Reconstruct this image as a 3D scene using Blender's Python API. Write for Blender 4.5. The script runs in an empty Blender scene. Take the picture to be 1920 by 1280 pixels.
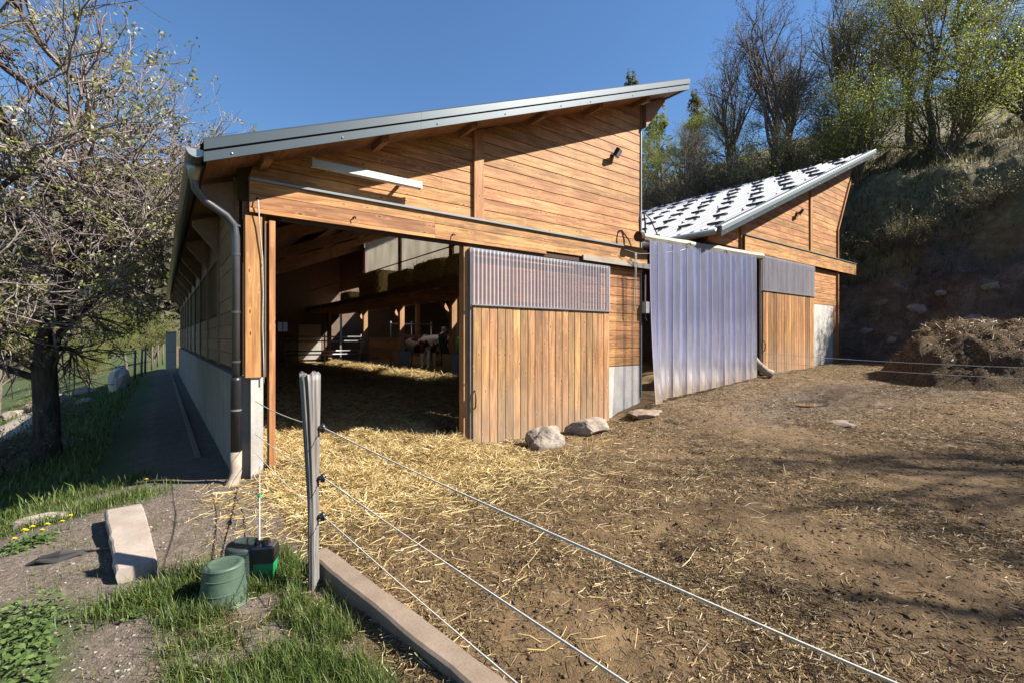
import bpy, math, random
import numpy as np
from mathutils import Vector, Matrix

R = math.radians
S = bpy.context.scene
COL = S.collection

# ------------------------------------------------------------------ camera, sky, sun, exposure
SUN_AZ = (0.722, -0.692)          # horizontal direction towards the sun
SUN_EL = 41.0
cam = bpy.data.cameras.new("camera")
cam.sensor_width = 36.0
cam.lens = 16.5
cam.shift_y = -0.0031
cam.clip_start = 0.05
cam.clip_end = 6000
co = bpy.data.objects.new("camera", cam)
co.location = (-0.84, -6.38, 1.65)
co.rotation_euler = (R(90), 0, R(-36.87))
COL.objects.link(co)
S.camera = co

W = bpy.data.worlds.new("World")
S.world = W
W.use_nodes = True
wn = W.node_tree
bg = wn.nodes["Background"]
sky = wn.nodes.new("ShaderNodeTexSky")
sky.sky_type = 'NISHITA'
sky.sun_disc = False
sky.sun_elevation = R(SUN_EL)
sky.sun_rotation = math.atan2(SUN_AZ[0], SUN_AZ[1])
sky.altitude = 0
sky.air_density = 1.35
sky.dust_density = 0.0
sky.ozone_density = 10.0
wn.links.new(sky.outputs[0], bg.inputs[0])
bg.inputs[1].default_value = 0.055

sl = bpy.data.lights.new("sun", 'SUN')
sl.energy = 5.0
sl.angle = R(0.5)
sl.color = (1.0, 0.95, 0.87)
so = bpy.data.objects.new("sun", sl)
d = Vector((SUN_AZ[0] * math.cos(R(SUN_EL)), SUN_AZ[1] * math.cos(R(SUN_EL)), math.sin(R(SUN_EL))))
so.rotation_euler = d.to_track_quat('Z', 'Y').to_euler()
so.location = d * 60
COL.objects.link(so)

S.view_settings.view_transform = 'Standard'
S.view_settings.look = 'None'
S.view_settings.gamma = 1
S.view_settings.use_curve_mapping = False
S.view_settings.exposure = 1.5
try:
    S.cycles.max_bounces = 8
    S.cycles.transparent_max_bounces = 24
except Exception:
    pass

# ------------------------------------------------------------------ noise helpers
def _hash(ix, iy, seed):
    n = (ix.astype(np.int64) * 374761393 + iy.astype(np.int64) * 668265263 + seed * 1442695041) & 0x7fffffff
    n = ((n ^ (n >> 13)) * 1274126177) & 0x7fffffff
    n = n ^ (n >> 16)
    return (n & 0xffff) / 65535.0

def vnoise(x, y, seed=0):
    x = np.asarray(x, float); y = np.asarray(y, float)
    ix = np.floor(x); iy = np.floor(y)
    fx = x - ix; fy = y - iy
    fx = fx * fx * (3 - 2 * fx); fy = fy * fy * (3 - 2 * fy)
    a = _hash(ix, iy, seed); b = _hash(ix + 1, iy, seed)
    c = _hash(ix, iy + 1, seed); e = _hash(ix + 1, iy + 1, seed)
    return (a * (1 - fx) + b * fx) * (1 - fy) + (c * (1 - fx) + e * fx) * fy

def fbm(x, y, f=1.0, octv=4, seed=0):
    s = 0; a = 0.5; t = 0
    for i in range(octv):
        s = s + a * vnoise(np.asarray(x) * f, np.asarray(y) * f, seed + i * 17)
        t += a; a *= 0.5; f *= 2.03
    return s / t - 0.5

def sst(v, a, b):
    t = np.clip((v - a) / (b - a), 0, 1)
    return t * t * (3 - 2 * t)

# ------------------------------------------------------------------ terrain height
def base_z(x, y):
    x = np.asarray(x, float); y = np.asarray(y, float)
    near = np.interp(x, [-.5, 1.5, 5.2, 6.3, 7.4, 9.5, 11.9, 16, 17.6], [-.02, -.02, -.03, .05, .31, .46, .66, .80, .86])
    far = np.interp(x, [-.5, 1.5, 5.0, 7.4, 11.9, 16, 17.6], [-.02, -.02, .07, .25, .58, .80, .86])
    k = sst(-y, 0.6, 2.6)
    z = near * (1 - k) + far * k
    # fall of the land on the left
    xs = x + 0.9 * sst(-y, -1.0, 1.5)
    l = np.interp(xs, [-500, -120, -60, -25, -12, -6, -3.5, -2.4, -1.7, -.9, 0], [-26, -22, -14, -7, -3.6, -1.75, -.85, -.46, -.17, -.03, 0])
    far_y = sst(y, 26, 46)
    l = l * (1 - 0.55 * far_y * sst(x, -14, -1))
    z = z + l
    # lower grass verge left of the curb
    verge = sst(-x, -0.30, -0.10) * sst(-y, 1.2, 2.4)
    z = z - 0.07 * verge
    # deep litter bedding inside the first barn and the feed alley
    ins = sst(x, 0.1, 0.5) * (1 - sst(x, 9.3, 9.8)) * sst(y, 0.2, 4.5) * (1 - sst(y, 21.6, 22.4))
    z = z + (0.40 - z) * ins
    in2 = sst(x, 9.4, 9.9) * (1 - sst(x, 17.2, 17.6)) * sst(y, 0.2, 1.5) * (1 - sst(y, 21.6, 22.4))
    z = z + (0.66 - z) * in2
    # straw bank in the doorway
    m = np.exp(-((x - 1.5) / 1.7) ** 2 - ((y - 0.35) / 1.3) ** 2) * 0.10
    m = m + np.exp(-((x - 2.75) / 0.35) ** 2 - ((y + 0.05) / 0.4) ** 2) * 0.12
    z = z + m * sst(x, 0.0, 0.4)
    # rock face, bank and wooded hillside
    wob = 0.7 * fbm(y, x * 0 + 3.1, 0.22, 3, 5)
    xc = x + wob * 2.0
    rise = np.interp(xc, [18.6, 18.95, 19.4, 19.9, 22.6, 26.4, 34, 60, 110, 300, 600], [0, 1.3, 2.6, 3.1, 6.9, 8.9, 12.2, 18.5, 34, 120, 190])
    z = z + rise
    return z

def ground_z(x, y, fine=True):
    x = np.asarray(x, float); y = np.asarray(y, float)
    z = base_z(x, y)
    if fine:
        yard = sst(x, 0.1, 0.6) * (1 - sst(x, 18, 18.6))
        out = 1 - sst(y, 21, 24)
        z = z + yard * out * (0.085 * fbm(x, y, 0.9, 3, 11) + 0.05 * fbm(x, y, 4.3, 4, 23) - 0.035 * sst(vnoise(x * 5.1 + 3 * fbm(x, y, 1.1, 2, 8), y * 5.1, 61), .72, .95))
        dense = np.exp(-((x - 1.5) / 1.5) ** 2 - ((y - 0.2) / 1.7) ** 2) * sst(x, 0, 0.3)
        z = z + dense * 0.36 * fbm(x, y, 2.0, 4, 31)
        left = 1 - sst(x, -.2, .3)
        z = z + left * (0.05 * fbm(x, y, 1.1, 4, 41) + 0.35 * fbm(x, y, .22, 3, 43) * sst(-x, 2.5, 7))
        cl = sst(x, 18.5, 19.3)
        z = z + cl * (1.5 * fbm(x, y, 0.35, 4, 51) * sst(x, 19, 22) + 1.1 * fbm(x, y, 0.9, 5, 53) + (1 - sst(x, 21, 23)) * (.55 * (.25 - np.abs(fbm(x * 2.2, y, 1.3, 4, 57))) + .25 * np.abs(fbm(x * 2, y, 3.1, 3, 59))))
        # puddle hollow
        pud = np.exp(-(((x - 9.6) / 0.72) ** 2 + ((y + 2.45 - .10 * (x - 9.6)) / 0.36) ** 2) ** 2)
        z = z * (1 - pud) + (0.345 + 0.6 * 0.05 * fbm(x, y, 4.3, 4, 23)) * pud
    return z

def gz(x, y):
    return float(ground_z(np.array([x]), np.array([y]))[0])

# ------------------------------------------------------------------ mesh builder and object registry
WL = {}

class MB:
    def __init__(self):
        self.v = []; self.f = []
    def add(self, vs, fs):
        o = len(self.v)
        self.v.extend([tuple(p) for p in vs])
        self.f.extend([tuple(i + o for i in q) for q in fs])
        return self
    def box(self, a, b, rz=0.0, c=0.0):
        """box between corners a and b, optional chamfer c on the long edges"""
        x0, y0, z0 = a; x1, y1, z1 = b
        vs = [(x0, y0, z0), (x1, y0, z0), (x1, y1, z0), (x0, y1, z0), (x0, y0, z1), (x1, y0, z1), (x1, y1, z1), (x0, y1, z1)]
        fs = [(0, 3, 2, 1), (4, 5, 6, 7), (0, 1, 5, 4), (1, 2, 6, 5), (2, 3, 7, 6), (3, 0, 4, 7)]
        if rz:
            cx, cy = (x0 + x1) / 2, (y0 + y1) / 2
            k, s = math.cos(rz), math.sin(rz)
            vs = [(cx + (p[0] - cx) * k - (p[1] - cy) * s, cy + (p[0] - cx) * s + (p[1] - cy) * k, p[2]) for p in vs]
        return self.add(vs, fs)
    def prism(self, poly, axis, a, b):
        """extrude a 2-D polygon along axis 'x','y','z' from a to b (poly in the two other coords, in xyz order)"""
        n = len(poly)
        def mk(p, t):
            if axis == 'y': return (p[0], t, p[1])
            if axis == 'x': return (t, p[0], p[1])
            return (p[0], p[1], t)
        vs = [mk(p, a) for p in poly] + [mk(p, b) for p in poly]
        fs = [tuple(range(n)), tuple(range(2 * n - 1, n - 1, -1))]
        for i in range(n):
            j = (i + 1) % n
            fs.append((i, i + n, j + n, j))
        return self.add(vs, fs)
    def beam(self, p, q, w, h, up=(0, 0, 1)):
        """rectangular bar from p to q, w sideways, h along up"""
        p = Vector(p); q = Vector(q); d = (q - p).normalized()
        s = d.cross(Vector(up))
        if s.length < 1e-4: s = d.cross(Vector((1, 0, 0)))
        s.normalize(); u = s.cross(d).normalized()
        vs = []
        for c in (p, q):
            for (i, j) in ((-1, -1), (1, -1), (1, 1), (-1, 1)):
                vs.append(c + s * (i * w / 2) + u * (j * h / 2))
        return self.add(vs, [(0, 3, 2, 1), (4, 5, 6, 7), (0, 1, 5, 4), (1, 2, 6, 5), (2, 3, 7, 6), (3, 0, 4, 7)])
    def tube(self, pts, rad, n=10, caps=True):
        pts = [Vector(p) for p in pts]
        if not hasattr(rad, '__len__'): rad = [rad] * len(pts)
        vs = []; fs = []
        prev = None
        for i, p in enumerate(pts):
            a = pts[max(i - 1, 0)]; b = pts[min(i + 1, len(pts) - 1)]
            t = (b - a).normalized()
            if prev is None:
                s = t.cross(Vector((0, 0, 1)))
                if s.length < 1e-3: s = t.cross(Vector((1, 0, 0)))
            else:
                s = prev - t * prev.dot(t)
            s.normalize(); prev = s; u = t.cross(s)
            for k in range(n):
                an = 2 * math.pi * k / n
                vs.append(p + (s * math.cos(an) + u * math.sin(an)) * rad[i])
        for i in range(len(pts) - 1):
            for k in range(n):
                k2 = (k + 1) % n
                fs.append((i * n + k, i * n + k2, (i + 1) * n + k2, (i + 1) * n + k))
        if caps:
            fs.append(tuple(range(n - 1, -1, -1)))
            m = (len(pts) - 1) * n
            fs.append(tuple(range(m, m + n)))
        return self.add(vs, fs)
    def lathe(self, c, prof, n=28):
        vs = []; fs = []
        for (r, z) in prof:
            for k in range(n):
                an = 2 * math.pi * k / n
                vs.append((c[0] + r * math.cos(an), c[1] + r * math.sin(an), c[2] + z))
        for i in range(len(prof) - 1):
            for k in range(n):
                k2 = (k + 1) % n
                fs.append((i * n + k, i * n + k2, (i + 1) * n + k2, (i + 1) * n + k))
        return self.add(vs, fs)
    def ball(self, c, r, n=10, m=8, jit=0.0, rng=None):
        if not hasattr(r, '__len__'): r = (r, r, r)
        vs = []; fs = []
        for i in range(m + 1):
            th = math.pi * i / m
            for k in range(n):
                an = 2 * math.pi * k / n
                vs.append((c[0] + r[0] * math.sin(th) * math.cos(an), c[1] + r[1] * math.sin(th) * math.sin(an), c[2] + r[2] * math.cos(th)))
        for i in range(m):
            for k in range(n):
                k2 = (k + 1) % n
                fs.append((i * n + k, (i + 1) * n + k, (i + 1) * n + k2, i * n + k2))
        return self.add(vs, fs)
    def build(self, name, mat, parent=None, smooth=False, center=True):
        me = bpy.data.meshes.new(name)
        v = np.array(self.v, float)
        if center:
            c = (v.min(0) + v.max(0)) / 2
            if parent is None: c[2] = v[:, 2].min()
        else:
            c = np.zeros(3)
        me.from_pydata((v - c).tolist(), [], self.f)
        me.update()
        if smooth:
            me.polygons.foreach_set("use_smooth", [True] * len(me.polygons))
        return link(name, me, mat, parent, tuple(c))

def link(name, me, mat, parent=None, wloc=(0, 0, 0)):
    if mat is not None and len(me.materials) == 0: me.materials.append(mat)
    o = bpy.data.objects.new(name, me)
    COL.objects.link(o)
    p = WL[parent.name] if parent is not None else (0, 0, 0)
    o.location = (wloc[0] - p[0], wloc[1] - p[1], wloc[2] - p[2])
    if parent is not None: o.parent = parent
    WL[o.name] = wloc
    return o

def empty(name, loc):
    o = bpy.data.objects.new(name, None)
    o.empty_display_size = 0.2
    COL.objects.link(o); o.location = loc
    WL[o.name] = tuple(loc)
    return o

def tag(o, label=None, cat=None, group=None, kind=None):
    if label: o["label"] = label
    if cat: o["category"] = cat
    if group: o["group"] = group
    if kind: o["kind"] = kind
    return o

def np_mesh(name, verts, faces, attrs=None, smooth=False):
    """fast mesh from arrays; faces (n,3) or (n,4)"""
    me = bpy.data.meshes.new(name)
    verts = np.asarray(verts, np.float32); faces = np.asarray(faces, np.int32)
    nf, k = faces.shape
    me.vertices.add(len(verts)); me.vertices.foreach_set("co", verts.ravel())
    me.loops.add(nf * k); me.loops.foreach_set("vertex_index", faces.ravel())
    me.polygons.add(nf)
    me.polygons.foreach_set("loop_start", np.arange(0, nf * k, k, dtype=np.int32))
    me.polygons.foreach_set("loop_total", np.full(nf, k, np.int32))
    if smooth: me.polygons.foreach_set("use_smooth", np.ones(nf, bool))
    if attrs:
        for an, av in attrs.items():
            a = me.attributes.new(an, 'FLOAT', 'POINT')
            a.data.foreach_set("value", np.asarray(av, np.float32))
    me.update(calc_edges=True)
    me.validate()
    return me

# ------------------------------------------------------------------ material helpers
AK = 0.70      # the picture is exposed bright, so pigments sit lower
def ak(c): return tuple(x * AK for x in c[:3])

class NT:
    def __init__(self, name):
        self.m = bpy.data.materials.new(name); self.m.use_nodes = True
        self.t = self.m.node_tree
        self.b = self.t.nodes["Principled BSDF"]
        self.out = self.t.nodes["Material Output"]
    def n(self, ty, **kw):
        x = self.t.nodes.new(ty)
        for k, v in kw.items(): setattr(x, k, v)
        return x
    def l(self, a, b): self.t.links.new(a, b)
    def set(self, x, i, v):
        if hasattr(v, 'is_linked') or isinstance(v, bpy.types.NodeSocket): self.l(v, x.inputs[i])
        else: x.inputs[i].default_value = v
    def pos(self): return self.n("ShaderNodeNewGeometry").outputs["Position"]
    def obj(self): return self.n("ShaderNodeTexCoord").outputs["Object"]
    def rnd(self): return self.n("ShaderNodeObjectInfo").outputs["Random"]
    def attr(self, nm):
        a = self.n("ShaderNodeAttribute"); a.attribute_name = nm
        return a.outputs["Fac"]
    def vmul(self, v, s):
        x = self.n("ShaderNodeVectorMath", operation='MULTIPLY'); self.l(v, x.inputs[0]); x.inputs[1].default_value = s
        return x.outputs[0]
    def vadd(self, v, w):
        x = self.n("ShaderNodeVectorMath", operation='ADD'); self.l(v, x.inputs[0]); self.l(w, x.inputs[1])
        return x.outputs[0]
    def noise(self, v, scale=1.0, detail=4, rough=0.55, dist=0.0):
        x = self.n("ShaderNodeTexNoise"); self.l(v, x.inputs["Vector"])
        x.inputs["Scale"].default_value = scale; x.inputs["Detail"].default_value = detail
        x.inputs["Roughness"].default_value = rough; x.inputs["Distortion"].default_value = dist
        return x.outputs["Fac"]
    def voro(self, v, scale=1.0, feature='F1', rnd=1.0):
        x = self.n("ShaderNodeTexVoronoi", feature=feature); self.l(v, x.inputs["Vector"])
        x.inputs["Scale"].default_value = scale; x.inputs["Randomness"].default_value = rnd
        return x.outputs["Distance"]
    def ramp(self, f, stops):
        x = self.n("ShaderNodeValToRGB"); self.l(f, x.inputs[0])
        e = x.color_ramp.elements
        while len(e) < len(stops): e.new(0.5)
        for i, (p, c) in enumerate(stops):
            e[i].position = p
            e[i].color = (c, c, c, 1) if not hasattr(c, '__len__') else (*ak(c), 1)
        return x.outputs[0]
    def math(self, op, a, b=0.0, clamp=False):
        x = self.n("ShaderNodeMath", operation=op); x.use_clamp = clamp
        for i, v in enumerate((a, b)):
            if isinstance(v, (int, float)): x.inputs[i].default_value = v
            else: self.l(v, x.inputs[i])
        return x.outputs[0]
    def mix(self, f, a, b, mode='MIX'):
        x = self.n("ShaderNodeMix", data_type='RGBA', blend_type=mode)
        for i, v in ((0, f), (6, a), (7, b)):
            if isinstance(v, (int, float)): x.inputs[i].default_value = v
            elif isinstance(v, tuple): x.inputs[i].default_value = (*ak(v), 1)
            else: self.l(v, x.inputs[i])
        return x.outputs[2]
    def bump(self, h, st=0.3, dist=0.02):
        x = self.n("ShaderNodeBump"); x.inputs["Strength"].default_value = st; x.inputs["Distance"].default_value = dist
        self.l(h, x.inputs["Height"]); self.l(x.outputs[0], self.b.inputs["Normal"])
    def col(self, c):
        if isinstance(c, tuple): self.b.inputs["Base Color"].default_value = (*ak(c), 1)
        else: self.l(c, self.b.inputs["Base Color"])
    def rough(self, r, spec=None):
        if isinstance(r, (int, float)): self.b.inputs["Roughness"].default_value = r
        else: self.l(r, self.b.inputs["Roughness"])
        if spec is not None: self.b.inputs["Specular IOR Level"].default_value = spec

def wood(name, axis, dark, light, knots=True, grey=0.0, var=0.34, dust=None, rough=0.62):
    t = NT(name)
    rv = t.rnd()
    off = t.n("ShaderNodeCombineXYZ")
    for i, k in enumerate((37.0, 71.0, 53.0)):
        t.l(t.math('MULTIPLY', rv, k), off.inputs[i])
    p = t.vadd(t.pos(), off.outputs[0])
    sc = {'x': (1.8, 34, 34), 'y': (34, 1.8, 34), 'z': (34, 34, 1.8)}[axis]
    g = t.noise(t.vmul(p, sc), 1.0, 7, 0.66, 0.25)
    broad = t.noise(t.vmul(p, tuple(0.16 * s if s > 3 else 1.1 for s in sc)), 1.0, 3, 0.5, 0.4)
    c = t.ramp(g, [(0.30, dark), (0.60, light)])
    c = t.mix(t.ramp(broad, [(0.42, 0.0), (0.68, 0.62)]), c, tuple(0.62 * d + 0.16 * l for d, l in zip(dark, light)))
    if knots:
        ks = {'x': (4.2, 12, 12), 'y': (12, 4.2, 12), 'z': (12, 12, 4.2)}[axis]
        k = t.voro(t.vmul(p, ks), 1.0)
        kd = t.ramp(k, [(0.06, 1.0), (0.16, 0.0)])
        c = t.mix(t.math('MULTIPLY', kd, 0.9), c, tuple(0.22 * d for d in dark))
        halo = t.ramp(k, [(0.10, 0.0), (0.17, 0.5), (0.30, 0.0)])
        c = t.mix(halo, c, tuple(min(1, 1.15 * x) for x in light))
    v = t.n("ShaderNodeHueSaturation")
    t.l(c, v.inputs["Color"])
    t.l(t.math('ADD', t.math('MULTIPLY', rv, var), 1.0 - var * 0.55), v.inputs["Value"])
    r2 = t.math('FRACT', t.math('MULTIPLY', rv, 17.3))
    t.l(t.math('ADD', t.math('MULTIPLY', r2, 0.014), 0.493), v.inputs["Hue"])
    c = v.outputs[0]
    stain = t.noise(t.pos(), 0.9, 4, 0.6, 0.3)
    drip = t.noise(t.vmul(t.pos(), (6, 6, 0.8)), 1.0, 5, 0.65, 0.2)
    c = t.mix(t.math('MULTIPLY', t.ramp(drip, [(0.48, 0.0), (0.70, 1.0)]), 0.28), c, (0.17, 0.105, 0.065))
    if grey:
        c = t.mix(t.math('MULTIPLY', t.ramp(stain, [(0.3, 0.2), (0.7, 1.0)]), grey), c, (0.33, 0.30, 0.26))
    if dust:
        z0, z1, amt = dust
        sep = t.n("ShaderNodeSeparateXYZ"); t.l(t.pos(), sep.inputs[0])
        mr = t.n("ShaderNodeMapRange"); t.l(sep.outputs[2], mr.inputs[0])
        mr.inputs[1].default_value = z1; mr.inputs[2].default_value = z0; mr.inputs[3].default_value = 0; mr.inputs[4].default_value = 1
        spl = t.noise(t.vmul(t.pos(), (9, 9, 3)), 1.0, 5, 0.7)
        f = t.math('MULTIPLY', t.math('MULTIPLY', mr.outputs[0], t.ramp(spl, [(0.3, 0.15), (0.65, 1.0)])), amt)
        c = t.mix(f, c, (0.36, 0.29, 0.22))
    t.col(c); t.rough(rough, 0.3)
    t.bump(g, 0.35, 0.004)
    return t.m

def plain(name, c, rough=0.5, metal=0.0, spec=0.5, var=0.15, scale=6.0, bump=0.0):
    t = NT(name)
    p = t.pos()
    n = t.noise(p, scale, 5, 0.6)
    t.col(t.mix(t.ramp(n, [(0.3, 0.0), (0.7, 1.0)]), tuple(x * (1 - var) for x in c), tuple(min(1, x * (1 + var)) for x in c)))
    t.rough(rough, spec); t.b.inputs["Metallic"].default_value = metal
    if bump: t.bump(n, bump, 0.01)
    return t.m

def concrete(name, c=(0.33, 0.305, 0.27), dirt=(0.20, 0.15, 0.10)):
    t = NT(name)
    p = t.pos()
    n = t.noise(p, 3.0, 6, 0.65); f = t.noise(p, 60.0, 3, 0.6)
    st = t.noise(t.vmul(p, (5, 5, 0.7)), 1.0, 4, 0.6)
    a = t.mix(t.ramp(n, [(0.3, 0), (0.7, 1)]), tuple(x * 0.8 for x in c), tuple(x * 1.15 for x in c))
    a = t.mix(t.math('MULTIPLY', t.ramp(st, [(0.45, 0), (0.75, 1)]), 0.45), a, dirt)
    a = t.mix(t.math('MULTIPLY', t.ramp(f, [(0.35, 1), (0.5, 0)]), 0.35), a, tuple(x * 0.5 for x in c))
    t.col(a); t.rough(0.85, 0.25)
    t.bump(f, 0.3, 0.004)
    return t.m

WOOD_D, WOOD_L = (0.19, 0.066, 0.018), (0.72, 0.355, 0.130)
M = {}
M['wood_x'] = wood('larch_siding', 'x', WOOD_D, WOOD_L)
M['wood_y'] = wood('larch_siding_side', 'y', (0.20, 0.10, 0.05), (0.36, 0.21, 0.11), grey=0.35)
M['wood_z'] = wood('larch_door', 'z', (0.19, 0.080, 0.026), (0.68, 0.36, 0.135), var=0.6, grey=0.15, dust=(-0.1, 1.2, 0.65))
M['wood_z2'] = wood('larch_door_far', 'z', (0.20, 0.085, 0.028), (0.58, 0.30, 0.11), var=0.9, dust=(0.6, 1.8, 0.65))
M['wood_post'] = wood('larch_post', 'z', (0.30, 0.115, 0.035), (0.60, 0.30, 0.11), var=0.2)
M['wood_in'] = wood('indoor_timber', 'y', (0.22, 0.10, 0.045), (0.48, 0.25, 0.12))
M['wood_inz'] = wood('indoor_post', 'z', (0.30, 0.15, 0.06), (0.52, 0.30, 0.14))
M['wood_grey_x'] = wood('weathered_timber', 'x', (0.28, 0.23, 0.17), (0.52, 0.45, 0.36), grey=0.4, var=0.2)
M['wood_grey_z'] = wood('weathered_post', 'z', (0.07, 0.06, 0.052), (0.34, 0.315, 0.29), knots=False, grey=0.12, var=0.1)
M['joint'] = plain('board_joint', (0.06, 0.028, 0.012), 0.9)
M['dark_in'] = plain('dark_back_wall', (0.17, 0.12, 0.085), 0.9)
M['metal'] = plain('grey_roof_metal', (0.085, 0.105, 0.115), 0.36, 0.35, 0.5, 0.05, 2.0)
M['metal_lt'] = plain('pale_roof_metal', (0.47, 0.47, 0.49), 0.75, 0.0, 0.12, 0.08, 2.0)
M['flash'] = plain('grey_flashing', (0.26, 0.29, 0.30), 0.45, 0.3, 0.5, 0.06)
M['black'] = plain('black_plastic', (0.018, 0.018, 0.02), 0.4)
M['pipe'] = plain('brown_downpipe', (0.15, 0.15, 0.165), 0.3, 0.6, 0.5, 0.12)
M['galv'] = plain('galvanised_steel', (0.45, 0.46, 0.47), 0.4, 0.75, 0.5, 0.12)
M['clay'] = plain('muddy_pipe_boot', (0.38, 0.30, 0.23), 0.9, 0, 0.2, 0.25, 14)
M['white'] = plain('white_plastic', (0.56, 0.54, 0.50), 0.4, 0, 0.5, 0.05)
M['conc'] = concrete('concrete_plinth')
M['conc_lt'] = concrete('pale_concrete', (0.62, 0.58, 0.52))
M['slab'] = concrete('beige_slab', (0.43, 0.36, 0.30), (0.30, 0.18, 0.12))
M['curb'] = concrete('curb_concrete', (0.30, 0.225, 0.165), (0.17, 0.115, 0.075))
M['green'] = plain('green_tub', (0.075, 0.115, 0.08), 0.5, 0, 0.4, 0.25, 9)
M['green_dk'] = plain('dark_tub', (0.03, 0.045, 0.04), 0.5, 0, 0.4, 0.25, 9)
M['green_br'] = plain('bright_green_plastic', (0.015, 0.33, 0.12), 0.4, 0, 0.5, 0.08)
M['insul'] = plain('black_insulator', (0.02, 0.02, 0.025), 0.35)
M['tape'] = plain('fence_tape', (0.62, 0.56, 0.48), 0.85, 0, 0.05, 0.25, 90)
M['cord'] = plain('pale_cord', (0.55, 0.53, 0.47), 0.7, 0, 0.3, 0.2, 60)
M['lens'] = plain('lamp_glass', (0.18, 0.19, 0.20), 0.1)
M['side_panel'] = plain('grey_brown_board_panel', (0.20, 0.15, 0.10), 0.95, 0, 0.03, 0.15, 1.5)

def corrugated():
    t = NT('corrugated_polycarbonate')
    n = t.noise(t.vmul(t.pos(), (7, 7, 1.2)), 1.0, 4, 0.6)
    c = t.ramp(n, [(0.3, (0.80, 0.74, 0.78)), (0.75, (1.0, 0.97, 1.0))])
    t.col(c); t.rough(0.25, 0.5)
    tr = t.n("ShaderNodeBsdfTransparent"); tr.inputs[0].default_value = (0.9, 0.84, 0.84, 1)
    tl = t.n("ShaderNodeBsdfTranslucent"); t.l(c, tl.inputs[0])
    a = t.n("ShaderNodeMixShader"); a.inputs[0].default_value = 0.30
    t.l(t.b.outputs[0], a.inputs[1]); t.l(tl.outputs[0], a.inputs[2])
    b = t.n("ShaderNodeMixShader"); b.inputs[0].default_value = 0.40
    t.l(a.outputs[0], b.inputs[1]); t.l(tr.outputs[0], b.inputs[2])
    t.l(b.outputs[0], t.out.inputs[0])
    return t.m
M['corr'] = corrugated()

def panel_mat():
    t = NT('translucent_panel')
    n = t.noise(t.vmul(t.pos(), (1, 1.2, 0.5)), 1.5, 4, 0.6)
    c = t.ramp(n, [(0.3, (0.80, 0.74, 0.63)), (0.7, (1.0, 0.96, 0.88))])
    t.col(c); t.rough(0.4)
    tl = t.n("ShaderNodeBsdfTranslucent"); t.l(c, tl.inputs[0])
    a = t.n("ShaderNodeMixShader"); a.inputs[0].default_value = 0.6
    t.l(t.b.outputs[0], a.inputs[1]); t.l(tl.outputs[0], a.inputs[2])
    t.l(a.outputs[0], t.out.inputs[0])
    return t.m
M['panel'] = panel_mat()

def strip_mat():
    t = NT('clear_plastic_strip')
    p = t.pos()
    sep = t.n("ShaderNodeSeparateXYZ"); t.l(p, sep.inputs[0])
    def zr(a, b):
        mr = t.n("ShaderNodeMapRange"); t.l(sep.outputs[2], mr.inputs[0])
        mr.inputs[1].default_value = a; mr.inputs[2].default_value = b
        return mr.outputs[0]
    spl = t.noise(t.vmul(p, (3.5, 3.5, 2.2)), 1.0, 5, 0.6)
    spk = t.noise(p, 38.0, 3, 0.7)
    low = t.math('MULTIPLY', zr(1.7, 0.5), t.ramp(spl, [(0.30, 0.1), (0.66, 0.75)]))
    mid = t.math('MULTIPLY', t.math('MULTIPLY', zr(2.3, 1.5), t.ramp(spk, [(0.40, 0.0), (0.75, 1.0)])), 0.45)
    dirt = t.math('MAXIMUM', low, mid)
    dirt = t.math('ADD', dirt, t.math('MULTIPLY', t.ramp(spl, [(0.4, 0), (0.8, 1)]), 0.10), True)
    c = t.mix(zr(1.25, 0.55), (0.86, 0.85, 1.0), (0.60, 0.48, 0.36))
    t.col(t.mix(zr(1.9, 1.0), (0.86, 0.86, 1.15), c))
    t.b.inputs["Roughness"].default_value = 0.22
    tr = t.n("ShaderNodeBsdfTransparent"); tr.inputs[0].default_value = (0.90, 0.91, 0.97, 1)
    gl = t.n("ShaderNodeBsdfGlossy"); gl.inputs["Roughness"].default_value = 0.18; gl.inputs[0].default_value = (0.85, 0.86, 1, 1)
    fr = t.n("ShaderNodeFresnel"); fr.inputs[0].default_value = 1.5
    cl = t.n("ShaderNodeMixShader"); t.l(t.math('ADD', t.math('MULTIPLY', fr.outputs[0], 1.0), 0.08), cl.inputs[0])
    t.l(tr.outputs[0], cl.inputs[1]); t.l(gl.outputs[0], cl.inputs[2])
    mx = t.n("ShaderNodeMixShader")
    t.l(t.math('ADD', t.math('MULTIPLY', dirt, 0.46), 0.145, True), mx.inputs[0])
    t.l(cl.outputs[0], mx.inputs[1]); t.l(t.b.outputs[0], mx.inputs[2])
    t.l(mx.outputs[0], t.out.inputs[0])
    return t.m
M['strip'] = strip_mat()

def rock_mat(name, a, b):
    t = NT(name)
    p = t.pos()
    n = t.noise(p, 3.5, 8, 0.68); f = t.noise(p, 45.0, 4, 0.7)
    c = t.ramp(n, [(0.3, a), (0.68, b)])
    c = t.mix(t.math('MULTIPLY', t.ramp(f, [(0.38, 1), (0.52, 0)]), 0.5), c, tuple(0.4 * x for x in a))
    t.col(c); t.rough(0.9, 0.2); t.bump(n, 0.5, 0.05)
    return t.m
M['rock'] = rock_mat('pale_granite', (0.20, 0.155, 0.12), (0.50, 0.42, 0.34))
M['rock_cliff'] = rock_mat('cliff_stone', (0.16, 0.14, 0.13), (0.36, 0.34, 0.33))

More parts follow.
